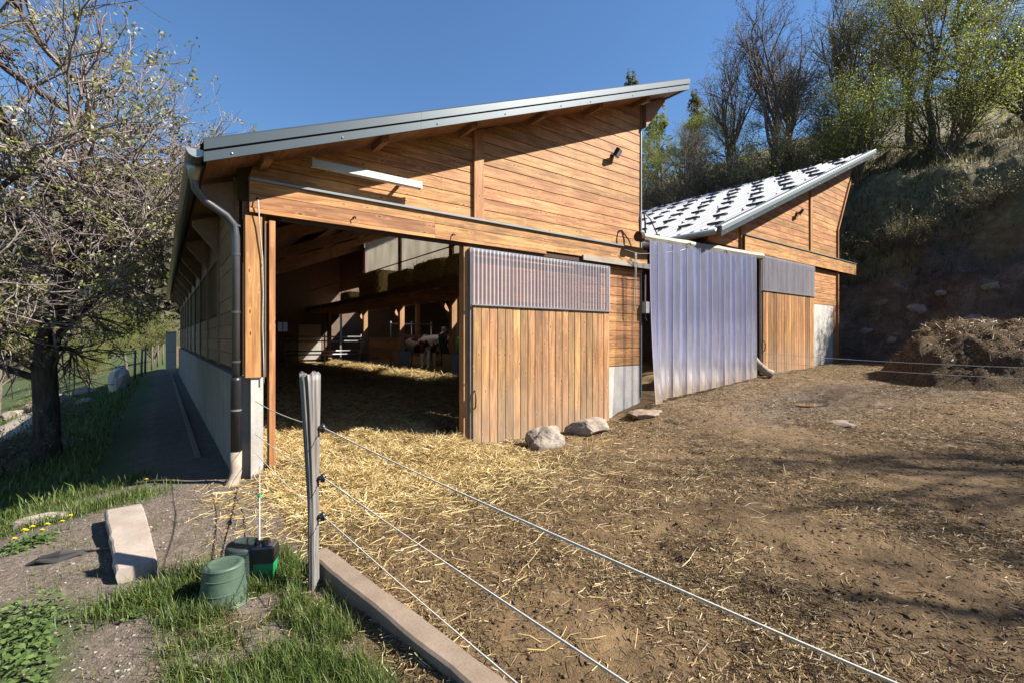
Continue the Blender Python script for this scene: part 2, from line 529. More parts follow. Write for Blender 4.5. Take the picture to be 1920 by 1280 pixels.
def ground_mat():
    t = NT('earth')
    p = t.pos()
    n1 = t.noise(p, 0.55, 5, 0.6, 0.4); n2 = t.noise(p, 4.0, 6, 0.65); n3 = t.noise(p, 26.0, 5, 0.7); n4 = t.noise(p, 110.0, 3, 0.7)
    mud = t.ramp(n2, [(0.30, (0.06, 0.032, 0.013)), (0.50, (0.135, 0.078, 0.032)), (0.68, (0.225, 0.138, 0.06))])
    mud = t.mix(t.ramp(n1, [(0.38, 0.0), (0.66, 0.7)]), mud, (0.28, 0.18, 0.082))
    mud = t.mix(t.math('MULTIPLY', t.ramp(n3, [(0.33, 1), (0.50, 0)]), 0.75), mud, (0.055, 0.036, 0.02))
    mud = t.mix(t.math('MULTIPLY', t.ramp(n4, [(0.52, 0), (0.66, 1)]), 0.55), mud, (0.30, 0.22, 0.125))
    straw = t.ramp(n3, [(0.3, (0.20, 0.13, 0.05)), (0.7, (0.50, 0.36, 0.15))])
    c = t.mix(t.attr('straw'), mud, straw)
    bed = t.ramp(n3, [(0.3, (0.14, 0.095, 0.045)), (0.7, (0.42, 0.30, 0.14))])
    c = t.mix(t.attr('bed'), c, bed)
    grav = t.ramp(n3, [(0.34, (0.09, 0.065, 0.046)), (0.5, (0.18, 0.135, 0.10)), (0.68, (0.32, 0.25, 0.19))])
    grav = t.mix(t.math('MULTIPLY', t.ramp(n4, [(0.54, 0), (0.64, 1)]), 0.6), grav, (0.40, 0.35, 0.30))
    grav = t.mix(t.ramp(n2, [(0.35, 0.5), (0.6, 0.0)]), grav, (0.11, 0.085, 0.065))
    c = t.mix(t.attr('gravel'), c, grav)
    gr = t.ramp(n3, [(0.3, (0.035, 0.055, 0.014)), (0.7, (0.11, 0.15, 0.04))])
    gr = t.mix(t.ramp(n2, [(0.5, 0.0), (0.75, 0.6)]), gr, (0.16, 0.13, 0.06))
    c = t.mix(t.attr('grass'), c, gr)
    path = t.ramp(n2, [(0.3, (0.38, 0.31, 0.23)), (0.7, (0.55, 0.47, 0.36))])
    c = t.mix(t.attr('path'), c, path)
    rn = t.noise(p, 1.7, 8, 0.72, 0.5)
    ws = t.vadd(p, t.vmul(t.n("ShaderNodeCombineXYZ").outputs[0], (1, 1, 1)))
    ck = t.voro(ws, 2.6, 'DISTANCE_TO_EDGE')
    rk = t.ramp(rn, [(0.32, (0.07, 0.053, 0.04)), (0.5, (0.15, 0.122, 0.098)), (0.62, (0.22, 0.19, 0.165)), (0.74, (0.40, 0.37, 0.33))])
    rk = t.mix(t.math('MULTIPLY', t.ramp(ck, [(0.0, 1.0), (0.05, 0.0)]), .22), rk, (0.03, 0.022, 0.017))
    rk = t.mix(t.math('MULTIPLY', t.ramp(n3, [(0.36, 1.0), (0.5, 0.0)]), .6), rk, (0.045, 0.035, 0.027))
    c = t.mix(t.attr('rock'), c, rk)
    dry = t.ramp(n2, [(0.3, (0.11, 0.082, 0.045)), (0.55, (0.20, 0.165, 0.08)), (0.7, (0.30, 0.27, 0.115))])
    c = t.mix(t.attr('dry'), c, dry)
    wet = t.attr('wet')
    c = t.mix(t.math('MULTIPLY', wet, 0.65), c, (0.05, 0.035, 0.025))
    t.col(c)
    t.rough(t.math('SUBTRACT', 0.95, t.math('MULTIPLY', wet, 0.62)), 0.3)
    h = t.math('ADD', t.math('MULTIPLY', n3, 0.6), t.math('MULTIPLY', n4, 0.25))
    h = t.math('ADD', h, t.math('MULTIPLY', t.attr('rock'), t.math('ADD', t.math('MULTIPLY', rn, 5.0), t.math('MULTIPLY', t.ramp(ck, [(0.0, 0.0), (0.12, 1.0)]), 0.35))))
    t.bump(h, 0.9, 0.05)
    return t.m
M['ground'] = ground_mat()

def leafy(name, stops, rough=0.55, trans=0.4):
    """foliage: colour by a per-leaf random attribute, part of the light passes through"""
    t = NT(name)
    c = t.ramp(t.attr('rnd'), stops)
    t.col(c); t.rough(rough, 0.25)
    tl = t.n("ShaderNodeBsdfTranslucent"); t.l(c, tl.inputs[0])
    a = t.n("ShaderNodeMixShader"); a.inputs[0].default_value = trans
    t.l(t.b.outputs[0], a.inputs[1]); t.l(tl.outputs[0], a.inputs[2])
    t.l(a.outputs[0], t.out.inputs[0])
    return t.m
M['straw'] = leafy('straw_stalks', [(0.0, (0.26, 0.155, 0.055)), (0.35, (0.58, 0.41, 0.155)), (0.75, (0.80, 0.60, 0.27)), (1.0, (0.92, 0.77, 0.45))], 0.45, 0.15)
M['bedstraw'] = leafy('bedding_stalks', [(0.0, (0.24, 0.16, 0.07)), (0.5, (0.55, 0.39, 0.17)), (1.0, (0.85, 0.65, 0.32))], 0.5, 0.15)
M['litter'] = leafy('yard_litter', [(0.0, (0.09, 0.055, 0.026)), (0.6, (0.27, 0.18, 0.085)), (0.85, (0.46, 0.33, 0.155)), (1.0, (0.70, 0.55, 0.32))], 0.5, 0.1)
M['grass'] = leafy('grass_blades', [(0.0, (0.05, 0.075, 0.015)), (0.5, (0.10, 0.16, 0.03)), (0.85, (0.17, 0.23, 0.05)), (1.0, (0.36, 0.32, 0.13))], 0.45, 0.35)
M['nettle'] = leafy('nettle_leaves', [(0.0, (0.07, 0.12, 0.03)), (1.0, (0.20, 0.28, 0.09))], 0.5, 0.3)
M['blossom'] = leafy('blossom_leaves', [(0.0, (0.13, 0.15, 0.03)), (0.4, (0.26, 0.27, 0.07)), (0.62, (0.36, 0.34, 0.14)), (0.8, (0.62, 0.57, 0.45)), (1.0, (0.78, 0.73, 0.66))], 0.5, 0.35)
M['spring'] = leafy('spring_leaves', [(0.0, (0.13, 0.16, 0.025)), (0.6, (0.31, 0.355, 0.06)), (1.0, (0.54, 0.53, 0.10))], 0.5, 0.45)
M['olive'] = leafy('olive_leaves', [(0.0, (0.11, 0.11, 0.03)), (0.6, (0.24, 0.225, 0.06)), (1.0, (0.40, 0.34, 0.12))], 0.5, 0.35)
M['ever'] = leafy('evergreen_needles', [(0.0, (0.018, 0.032, 0.014)), (1.0, (0.06, 0.085, 0.03))], 0.55, 0.2)
M['twigs'] = leafy('brown_twigs', [(0.0, (0.10, 0.07, 0.052)), (0.6, (0.25, 0.185, 0.13)), (1.0, (0.38, 0.33, 0.15))], 0.8, 0.05)

def bark(name, a, b):
    t = NT(name)
    p = t.obj()
    n = t.noise(t.vmul(p, (9, 9, 2.2)), 1.6, 6, 0.68, 0.4)
    t.col(t.ramp(n, [(0.3, a), (0.7, b)])); t.rough(0.9, 0.2); t.bump(n, 0.6, 0.03)
    return t.m
M['bark'] = bark('grey_bark', (0.07, 0.052, 0.043), (0.46, 0.38, 0.35))
M['bark_dk'] = bark('dark_bark', (0.07, 0.053, 0.043), (0.27, 0.215, 0.18))
M['hillwood'] = leafy('hill_wood', [(0.0, (0.07, 0.06, 0.045)), (0.5, (0.13, 0.115, 0.07)), (0.75, (0.16, 0.17, 0.06)), (1.0, (0.25, 0.25, 0.09))], .8, .2)
M['seed'] = leafy('dry_seed_clusters', [(0.0, (0.05, 0.03, 0.022)), (1.0, (0.17, 0.10, 0.075))], 0.8, 0.1)

# ------------------------------------------------------------------ ground mesh
def axis(parts):
    out = []
    for a, b, st in parts:
        out.extend(np.arange(a, b - 1e-6, st).tolist())
    return out
def grow(a, first, ratio, end):
    out = [a]; st = first
    while (out[-1] < end if first > 0 else out[-1] > end):
        out.append(out[-1] + st); st *= ratio
    return out
gx = sorted(set(np.round(grow(-6, -0.5, 1.16, -900)[1:] + axis([(-6, -2.4, .15), (-2.4, 10, .045), (10, 17.4, .09), (17.4, 23, .12), (23, 40, .5)]) + grow(40, 0.8, 1.17, 900), 4)))
gy = sorted(set(np.round(grow(-8.5, -0.5, 1.16, -900)[1:] + axis([(-8.5, -6, .12), (-6, 2.6, .045), (2.6, 8, .09), (8, 24, .2), (24, 44, .7)]) + grow(44, 1.0, 1.17, 1200), 4)))
gx = np.array(gx); gy = np.array(gy)
GX, GY = np.meshgrid(gx, gy)
x = GX.ravel(); y = GY.ravel()
z = ground_z(x, y)
nx, ny = len(gx), len(gy)
ii = (np.arange(ny - 1)[:, None] * nx + np.arange(nx - 1)[None, :]).ravel()
faces = np.stack([ii, ii + 1, ii + 1 + nx, ii + nx], 1)

def masks(x, y):
    nz = fbm(x, y, 0.8, 4, 71); nf = fbm(x, y, 3.0, 4, 73)
    straw = np.exp(-((x - 1.55) / 1.35) ** 4 - ((y + 0.05) / 1.45) ** 4) * sst(x, -.15, .25)
    straw = np.clip(straw + 0.5 * nf * (straw > 0.05), 0, 1)
    inside = sst(x, 0.05, 0.25) * (1 - sst(x, 17.2, 17.5)) * sst(y, 0.7, 1.8) * (1 - sst(y, 21, 22))
    leftm = 1 - sst(x + 0.25 * nz, -0.05, 0.20)
    verge = sst(x, -0.95, -0.55) * leftm * sst(-y + 0.5 * nz, 1.9, 2.5)
    lgrass = np.maximum(sst(-x + .6 * nz, .85, 1.25) * sst(y, .5, 1.6), 0)
    edge = np.exp(-((y - 0.25 - 0.3 * nz - 0.12 * (x + 1.5)) / 0.28) ** 2) * sst(-x, .55, 1.0) * 0.9
    nettle = sst(-x, 1.10, 1.35) * sst(-y, 1.9, 2.3)
    grass = np.clip(np.maximum.reduce([verge * sst(nf, -.22, .0), lgrass, edge, nettle, sst(y, 23, 26) * sst(10 - x, 0, 3) * leftm]), 0, 1)
    grass = np.maximum(grass, sst(-x, 2.6, 3.4))
    gravel = leftm
    pc = -4.7 - 0.03 * (y - 15) ** 2 * (y < 15)
    path = np.exp(-((x - pc) / 0.75) ** 6) * sst(y, 4, 7) * (1 - sst(y, 20, 24)) * sst(nf, -.4, -.2)
    rock = sst(x + 1.2 * nz, 18.4, 18.8) * (1 - sst(x + 2.4 * nz, 19.9, 21.0))
    dry = sst(x + 2.4 * nz, 19.9, 21.0)
    wet = np.exp(-((x - 9.9) / 1.9) ** 2 - ((y + 2.5) / 0.75) ** 2) + np.exp(-((x - 12.5) / 2.0) ** 2 - ((y + 3.6) / 0.7) ** 2) * .7
    wet = np.clip(wet * 1.3 + nf * .6, 0, 1) * (wet > .08)
    return straw, inside, gravel, grass, path, rock, dry, wet
straw, inside, gravel, grassm, path, rock, dry, wet = masks(x, y)
me = np_mesh("ground", np.stack([x, y, z], 1), faces,
             dict(straw=straw * (1 - inside), bed=inside, gravel=gravel, grass=grassm, path=path, rock=rock, dry=dry, wet=wet), smooth=True)
tag(link("ground", me, M['ground']), kind="structure")

# puddle
mp = MB()
pts = []
for k in range(40):
    a = 2 * math.pi * k / 40
    pts.append((9.6 + .70 * math.cos(a), -2.45 + .07 * math.cos(a) + .345 * math.sin(a)))
zp = 0.371
mp.add([(p[0], p[1], zp) for p in pts], [tuple(range(40))])
t = NT('puddle_water')
t.col((0.03, 0.022, 0.015)); t.rough(0.04, 0.6)
M['water'] = t.m
tag(mp.build("puddle", M['water']), kind="structure")

# concrete curb along the yard
cb = MB()
P0, P1 = Vector((0.13, -2.62)), Vector((0.48, -5.1))
dv = (P1 - P0).normalized(); nv = Vector((-dv.y, dv.x))
rng = random.Random(4)
prev = None
N = 26
vs = []; fs = []
for i in range(N + 1):
    c = P0.lerp(P1, i / N)
    w0 = -0.075 + .004 * math.sin(i * .8) + rng.uniform(-.002, .002); w1 = 0.075 + .004 * math.sin(i * .6) + rng.uniform(-.002, .002)
    zt = 0.035 + rng.uniform(-.002, .002)
    for (w, zz) in ((w0, -0.3), (w0, zt - .012), (w0 + .015, zt), (w1 - .015, zt), (w1, zt - .015), (w1, -.3)):
        q = c + nv * w
        vs.append((q.x, q.y, zz))
for i in range(N):
    for k in range(5):
        a = i * 6 + k
        fs.append((a, a + 1, a + 7, a + 6))
fs.append(tuple(range(5, -1, -1))); fs.append(tuple(range(N * 6, N * 6 + 6)))
cb.add(vs, fs)
tag(cb.build("curb", M['curb']), kind="structure")

# ------------------------------------------------------------------ first barn
SL = 0.403
def soffit(xx): return 3.70 + SL * xx
XR = 7.36
barn = empty("barn", (0, 0, 0))
tag(barn, "large wooden barn with slanting grey metal roof and a wide open doorway full of straw", "barn")

def siding(parent, x0f, x1f, z0, z1, yb, top, h=0.185, mat='wood_x', thick=0.024, gap=0.007, skip=None):
    """horizontal boards between x0f(z) and x1f(z), clipped under top(x) (roof rising to the right)"""
    zz = z0; k = 0
    while zz < z1 - 0.03:
        zb, zt = zz, min(zz + h, z1)
        xa0 = max(x0f(zb), top(zb)); xa1 = max(x0f(zt - gap), top(zt - gap))
        xb0, xb1 = x1f(zb), x1f(zt - gap)
        if xb0 - xa0 > 0.12:
            if xb1 - xa1 < 0.02: xa1 = xb1 - 0.02
            b = MB()
            j = 0.0035 * math.sin(k * 12.9 + z0 * 7)
            yo = yb - thick + j
            c = 0.006
            # front face with a small chamfer along the upper edge
            po = [(xa0, zb), (xb0, zb), (xb1, zt - gap), (xa1, zt - gap)]
            pf = [(xa0, zb + c), (xb0, zb + c), (xb1, zt - gap - c), (xa1, zt - gap - c)]
            vs = [(p[0], yb, p[1]) for p in po] + [(p[0], yo + c, p[1]) for p in po] + [(p[0], yo, p[1]) for p in pf]
            fs = [(3, 2, 1, 0)]
            for i in range(4):
                n = (i + 1) % 4
                fs.append((i, n, n + 4, i + 4)); fs.append((i + 4, n + 4, n + 8, i + 8))
            fs.append((8, 9, 10, 11))
            b.add(vs, fs)
            b.build("board", M[mat], parent)
        zz += h; k += 1

# gable wall over the header: backing then boards in two fields
gw = MB()
gw.prism([(-.1, 3.3), (XR - .01, 3.3), (XR - .01, soffit(XR)), (-.1, soffit(-.1))], 'y', 0.02, 0.10)
gable = gw.build("gable_wall", M['joint'], barn)
TX0, TX1 = 3.16, 3.34
inv = lambda zz: (zz - 3.70) / SL
siding(gable, lambda q: 0.0, lambda q: TX0 - .004, 3.545, 6.6, 0.018, inv)
siding(gable, lambda q: TX1 + .004, lambda q: XR, 3.545, 6.75, 0.018, inv)
tr = MB().prism([(TX0, 3.53), (TX1, 3.53), (TX1, soffit(TX1) - .02), (TX0, soffit(TX0) - .02)], 'y', -0.055, 0.017)
tr.build("trim", M['wood_post'], gable)
MB().box((XR + .002, -.03, .4), (XR + .03, .10, soffit(XR) - .02)).build("corner_trim", M['flash'], gable)

# header over the doors
hd = MB().box((0.0, -.10, 3.16), (7.42, 0.017, 3.51))
header = hd.build("header", M['joint'], barn)
zb = 3.13
for i, hh in enumerate((0.055, 0.165, 0.165)):
    for (xa, xb) in ((0.0, 2.42), (2.423, 7.44)):
        if i < 1 and xa > 1: xb = 4.6
        bx = MB().box((xa, -.128 - (0.008 if i == 0 else 0), zb), (xb, -.101, zb + hh - .006))
        bx.build("board", M['wood_x'], header)
    if i == 0:
        MB().box((5.5, -.160, 3.115), (7.62, -.1365, zb + hh + .03)).build("board", M['wood_grey_x'], header)
    zb += hh
MB().prism([(-.165, 3.50), (-.165, 3.528), (0.017, 3.555), (0.017, 3.53)], 'x', 0.0, 7.25).build("flashing", M['flash'], header)
MB().box((0.35, -.10, 3.085), (7.35, -.03, 3.155)).build("door_rail", M['joint'], header)
for hx, hz in ((0.08, 3.30), (1.22, 3.25), (2.72, 3.22)):
    h = MB().tube([(hx, -.129, hz), (hx, -.17, hz + .005), (hx + .012, -.185, hz - .01), (hx + .005, -.18, hz - .03)], 0.007, 6)
    h.ball((hx, -.135, hz), .014, 8, 6)
    h.build("hook", M['black'], header)

# left corner: timber post on a concrete foot, a second plank towards the opening
MB().box((-.04, -.115, 1.19), (0.135, .06, 3.09)).build("corner_post", M['wood_post'], barn)
MB().box((0.165, -.10, 1.19), (0.19, .0, 3.05)).build("seal_strip", M['dark_in'], barn)
MB().box((0.21, -.13, -.1), (0.275, .02, 3.06)).build("door_jamb", M['wood_post'], barn)
MB().box((0.02, -.09, -.2), (0.15, .12, 1.188)).build("concrete_foot", M['conc_lt'], barn)
MB().box((-.10, .0, -.2), (0.018, .3, 1.188)).build("concrete_foot", M['conc'], barn)
MB().box((-.04, .062, 3.092), (0.2, .16, 3.4)).build("post_head", M['wood_in'], barn)

# right of the opening: lower boarded field over a concrete plinth
lw = MB().box((5.6, 0.02, 1.08), (XR - .002, .10, 3.12))
low = lw.build("lower_wall", M['joint'], barn)
siding(low, lambda q: 5.6, lambda q: XR, 1.09, 3.11, 0.018, lambda q: -9, h=0.178)
MB().box((5.55, -.002, -.3), (XR - .01, .16, 1.078)).build("concrete_plinth", M['conc_lt'], barn)

# sliding door
def sliding_door(parent, xa, xb, z0, zs, z1, yd, wmat, nb, ns, seed):
    rg = random.Random(seed)
    o = MB()
    for (a, b) in (((xa, yd, z0), (xa + .05, yd + .05, z1)), ((xb - .05, yd, z0), (xb, yd + .05, z1)),
                   ((xa + .05, yd, z1 - .05), (xb - .05, yd + .05, z1)), ((xa + .05, yd, zs - .03), (xb - .05, yd + .05, zs + .02)), ((xa + .05, yd, z0), (xb - .05, yd + .05, z0 + .05))):
        o.box(a, b)
    door = o.build("door", M['galv'], parent)
    w = (xb - xa - .06) / nb
    for i in range(nb):
        a = xa + .03 + i * w
        g = 0.005
        yo = yd - .026 + rg.uniform(-.003, .003)
        poly = [(a + g, yd - .003), (a + g, yo + .006), (a + g + .006, yo), (a + w - .006, yo), (a + w, yo + .006), (a + w, yd - .003)]
        MB().prism(poly, 'z', z0 + .03 + rg.uniform(-.004, .004), zs - .02).build("board", M[wmat], door)
    wS = (xb - xa) / ns
    for i in range(ns):
        n = int(wS / 0.076) * 8
        vs = []; fs = []
        for k in range(n + 1):
            xx = xa + i * wS + wS * k / n * 0.999
            yy = yd - .034 - .004 * (i % 2) + .016 * math.cos(2 * math.pi * (xx - xa) / .076)
            vs += [(xx, yy, zs - .01), (xx, yy, z1 - .015)]
        for k in range(n): fs.append((2 * k, 2 * k + 2, 2 * k + 3, 2 * k + 1))
        MB().add(vs, fs).build("corrugated_sheet", M['corr'], door, smooth=True)
        if i: MB().box((xa + i * wS - .012, yd - .012, zs + .022), (xa + i * wS + .012, yd - .004, z1 - .052)).build("mullion", M['galv'], door)
    MB().box((xa, yd - .058, zs - .02), (xb, yd - .027, zs - .001)).build("sill", M['galv'], door)
    MB().box((xa - .002, yd - .03, z0 - .004), (xb, yd - .0275, z0 + .028)).build("kick_strip", M['galv'], door)
    hz = z0 + 0.75
    MB().tube([(xa + .06, yd - .028, hz + .14), (xa + .06, yd - .06, hz + .12), (xa + .06, yd - .07, hz), (xa + .06, yd - .06, hz - .12), (xa + .06, yd - .028, hz - .14)], .011, 8).build("handle", M['black'], door, smooth=True)
    return door
sliding_door(barn, 3.02, 6.22, -.05, 2.18, 3.06, -.15, 'wood_z', 20, 4, 3)
MB().box((2.94, -.09, -.1), (3.10, .05, 3.1)).build("door_post", M['wood_inz'], barn)
MB().box((3.10, -.02, -.2), (5.55, .0, 3.1)).build("wall_behind_door", M['wood_x'], barn)

# left side wall
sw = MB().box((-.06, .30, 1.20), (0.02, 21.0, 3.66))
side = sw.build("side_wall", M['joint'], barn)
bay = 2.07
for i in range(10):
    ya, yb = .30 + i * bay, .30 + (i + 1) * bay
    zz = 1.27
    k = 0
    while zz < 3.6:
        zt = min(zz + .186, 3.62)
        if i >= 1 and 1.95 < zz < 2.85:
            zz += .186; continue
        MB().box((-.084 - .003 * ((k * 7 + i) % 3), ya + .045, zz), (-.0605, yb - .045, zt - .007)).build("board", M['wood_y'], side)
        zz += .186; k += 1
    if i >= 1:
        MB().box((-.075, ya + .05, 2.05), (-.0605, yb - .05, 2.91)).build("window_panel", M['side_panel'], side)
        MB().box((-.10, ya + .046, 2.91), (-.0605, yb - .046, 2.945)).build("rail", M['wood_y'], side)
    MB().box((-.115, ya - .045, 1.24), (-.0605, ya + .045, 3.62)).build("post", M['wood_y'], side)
    # knee bracket carrying the eave
    MB().prism([(-.116, 2.98), (-.116, 3.56), (-.44, 3.45), (-.44, 3.38)], 'y', ya - .06, ya + .06).build("bracket", M['wood_y'], side)
MB().box((-.13, .30, -.5), (0.05, 21.0, 1.198)).build("concrete_base", M['conc'], barn)
# gutter channel in the path
MB().box((-.44, 1.6, -.08), (-.38, 21.0, 0.0)).build("drain_kerb", M['curb'], barn)

# back wall with a small window and a doorway
bw = MB()
zt = soffit
bw.prism([(0.02, -.2), (4.15, -.2), (4.15, soffit(4.15)), (0.02, soffit(0.02))], 'y', 20.9, 21.0)
bw.box((4.15, 20.9, -.2), (4.62, 21.0, 2.0)); bw.prism([(4.15, 2.5), (4.62, 2.5), (4.62, soffit(4.62)), (4.15, soffit(4.15))], 'y', 20.9, 21.0)
bw.prism([(4.62, -.2), (XR, -.2), (XR, soffit(XR)), (4.62, soffit(4.62))], 'y', 20.9, 21.0)
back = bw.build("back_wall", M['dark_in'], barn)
MB().box((4.36, 20.91, 2.0), (4.41, 20.99, 2.5)).build("window_bar", M['wood_in'], back)
MB().box((5.15, 20.80, .5), (6.3, 20.895, 2.4)).build("back_panel", M['panel'], back)

# roof: deck, boarded soffit, purlins, rake fascia, eave and gutter
YF, YB = -.61, 21.6
XE, XT = -.46, 8.20
rf = MB()
rf.prism([(XE, soffit(XE) + .03), (XT, soffit(XT) + .03), (XT, soffit(XT) + .15), (XE, soffit(XE) + .15)], 'y', YF + .012, YB)
roof = rf.build("roof", M['metal'], barn)
MB().prism([(XE + .02, soffit(XE + .02)), (XT - .02, soffit(XT - .02)), (XT - .02, soffit(XT - .02) + .028), (XE + .02, soffit(XE + .02) + .028)], 'y', YF + .03, YB - .02).build("soffit", M['wood_in'], roof)
for k in range(7):
    xx = 0.15 + k * 1.38
    if xx > XT: break
    MB().prism([(xx - .05, soffit(xx - .05) - .10), (xx + .05, soffit(xx + .05) - .10), (xx + .05, soffit(xx + .05) - .003), (xx - .05, soffit(xx - .05) - .003)], 'y', YF + .16, -.07).build("purlin_end", M['wood_in'], roof)
    MB().prism([(xx - .06, soffit(xx - .06) - .24), (xx + .06, soffit(xx + .06) - .24), (xx + .06, soffit(xx + .06) - .003), (xx - .06, soffit(xx - .06) - .003)], 'y', .12, 20.88).build("purlin", M['wood_in'], roof)
for ya in (4.2, 8.6, 13.0, 17.4):
    MB().prism([(0.03, soffit(.03) - .52), (XR, soffit(XR) - .52), (XR, soffit(XR) - .245), (0.03, soffit(.03) - .245)], 'y', ya - .09, ya + .09).build("rafter", M['wood_in'], roof)
def fascia(par, xa, xb, zf, yf, mu, ml, cut):
    """two-step rake flashing in lengths"""
    xs = [xa] + cut + [xb]
    for a, b in zip(xs[:-1], xs[1:]):
        a2 = a + (.002 if a > xa else 0)
        lo = [(yf, 0.0), (yf - .014, .006), (yf - .014, .105), (yf - .004, .115), (yf, .115)]
        hi = [(yf, .118), (yf - .034, .124), (yf - .034, .225), (yf - .02, .245), (yf + .16, .25), (yf + .16, .236), (yf, .236)]
        for prof, mt, nm in ((lo, ml, "fascia_lower"), (hi, mu, "fascia_upper")):
            n = len(prof)
            vs = [(a2, p[0], zf(a2) + p[1]) for p in prof] + [(b, p[0], zf(b) + p[1]) for p in prof]
            fs = [tuple(range(n)), tuple(range(2 * n - 1, n - 1, -1))] + [(i, i + n, (i + 1) % n + n, (i + 1) % n) for i in range(n)]
            MB().add(vs, fs).build(nm, mt, par)
        k = a + .25
        while k < b:
            MB().ball((k, yf - .016, zf(k) + .045), .011, 8, 6).build("rivet", M['galv'], par)
            k += 1.15
zf1 = lambda q: soffit(q) - .05
fascia(roof, XE - .02, XT + .02, zf1, YF, M['metal'], M['metal'], [1.95, 4.95])
MB().box((XT - .02, YF + .002, soffit(XT) - .035), (XT + .015, YB, soffit(XT) + .17)).build("verge_board", M['metal'], roof)
MB().prism([(XR + .06, soffit(XR) - .55), (XR + .06, soffit(XR) - .04), (XT - .12, soffit(XT) - .03), (XT - .12, soffit(XT) - .14)], 'y', -.12, .04).build("end_bracket", M['wood_in'], roof)
# ribbed eave edge
ns = 110
for k in range(ns):
    pass
er = MB()
L = YB - YF
n = int(L / .2)
vs = []; fs = []
for k in range(n * 6 + 1):
    yy = YF + L * k / (n * 6)
    b = .028 * max(0, math.cos(2 * math.pi * k / 6))
    vs += [(XE - .05, yy, soffit(XE) + .10 + b), (XE + .5, yy, soffit(XE + .5) + .155 + b)]
for k in range(n * 6): fs.append((2 * k, 2 * k + 2, 2 * k + 3, 2 * k + 1))
er.add(vs, fs).build("eave_sheet", M['metal'], roof, smooth=True)
gt = MB(); vs = []; fs = []
prof = []
for k in range(9):
    a = math.pi + math.pi * k / 8
    prof.append((XE - .085 + .085 * math.cos(a), soffit(XE) + .075 + .085 * math.sin(a)))
for k in range(8, -1, -1):
    a = math.pi + math.pi * k / 8
    prof.append((XE - .085 + .078 * math.cos(a), soffit(XE) + .077 + .078 * math.sin(a)))
gt.prism(prof, 'y', YF + .04, YB)
gutter = gt.build("gutter", M['pipe'], roof)
MB().prism([(p[0], p[1]) for p in prof[:9]], 'y', YF + .025, YF + .04).build("gutter_cap", M['galv'], gutter)
dx = -.135
dp = MB().tube([(XE - .085, -.25, soffit(XE) - .01), (XE - .085, -.25, soffit(XE) - .12), (XE - .07, -.23, soffit(XE) - .24), (XE + .03, -.20, soffit(XE) - .36), (dx - .1, -.14, soffit(XE) - .47), (dx - .02, -.11, soffit(XE) - .56), (dx, -.10, soffit(XE) - .70), (dx, -.10, 1.18)], .042, 14)
down = dp.build("downpipe", M['pipe'], barn, smooth=True)
MB().tube([(XE - .085, -.25, soffit(XE) + .0), (XE - .085, -.25, soffit(XE) - .05), (XE - .085, -.25, soffit(XE) - .16)], [.085, .065, .046], 14).build("outlet", M['galv'], down, smooth=True)
for zz in (2.62, 1.95, 1.38, 2.95):
    c = MB().tube([(dx, -.10, zz - .012), (dx, -.10, zz + .012)], .047, 14); c.box((dx - .01, -.06, zz - .01), (dx + .02, .0, zz + .01))
    c.build("pipe_clip", M['pipe'], down)
MB().tube([(dx, -.10, 1.20), (dx, -.10, 1.16), (dx, -.10, 1.15), (dx, -.10, .30)], [.05, .056, .054, .054], 14).build("standpipe", M['black'], down, smooth=True)
MB().tube([(dx, -.10, .34), (dx, -.10, .10), (dx - .03, -.14, .0), (dx - .12, -.22, -.10)], [.062, .060, .064, .066], 14).build("pipe_boot", M['clay'], down, smooth=True)
for zz in (.82, .33):
    MB().tube([(dx, -.10, zz - .01), (dx, -.10, zz + .01)], .058, 14).build("pipe_band", M['galv'], down)

# inside: alley posts on concrete blocks, hay loft, upper translucent wall
for ya in (3.6, 8.0, 12.4, 16.8):
    MB().box((XR - .10, ya - .11, 1.1), (XR + .10, ya + .11, 3.02)).build("post", M['wood_inz'], barn)
    MB().box((XR - .26, ya - .3, .1), (XR + .26, ya + .3, 1.1)).build("post_block", M['conc'], barn)
    MB().box((XR - .10, ya - .11, 3.30), (XR + .10, ya + .11, soffit(XR) - .53)).build("upper_post", M['wood_in'], barn)
    MB().beam((XR - .05, ya + .1, 2.35), (XR - .05, ya + .75, 3.02), .12, .12).build("knee_brace", M['wood_in'], barn)
LX0 = 5.55
lf = MB().box((LX0, .3, 3.16), (XR + .12, 20.8, 3.24))
loft = lf.build("loft_floor", M['wood_in'], barn)
MB().box((LX0 - .04, .3, 3.10), (LX0 - .002, 20.8, 3.30)).build("loft_edge", M['wood_inz'], loft)
k = 1.2
while k < 20.6:
    MB().box((LX0 + .02, k - .05, 2.98), (XR - .11, k + .05, 3.158)).build("joist", M['wood_in'], loft); k += 1.1
MB().box((XR - .09, .3, 3.0), (XR + .09, 20.8, 3.157)).build("girder", M['wood_in'], loft)
for ya in (3.6, 8.0, 12.4, 16.8):
    MB().box((LX0 + .0, ya - .09, .2), (LX0 + .16, ya + .09, 2.975)).build("loft_post", M['wood_in'], loft) if ya > 15 else None
MB().tube([(LX0 + .1, .4, 4.2), (LX0 + .1, 20.6, 4.2)], .02, 8).build("loft_rail", M['galv'], loft)
uw = None
for i, (ya, yb) in enumerate(((.12, 3.48), (3.72, 7.88), (8.12, 12.28), (12.52, 16.68))):
    p = MB().box((XR - .03, ya, 3.26), (XR + .0, yb, soffit(XR - .03) - .008))
    p.build("upper_panel", M['panel'], barn)
MB().box((XR - .03, 16.92, 4.25), (XR, 20.88, soffit(XR - .03) - .008)).build("added_dark_boards", M['dark_in'], barn)  # dark boards added to shut out the bright hillside through the open bay
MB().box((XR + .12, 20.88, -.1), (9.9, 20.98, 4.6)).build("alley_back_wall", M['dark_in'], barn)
MB().box((XR - .03, .18, 1.0), (XR + .04, 3.48, 3.0)).build("alley_wall", M['wood_in'], barn)
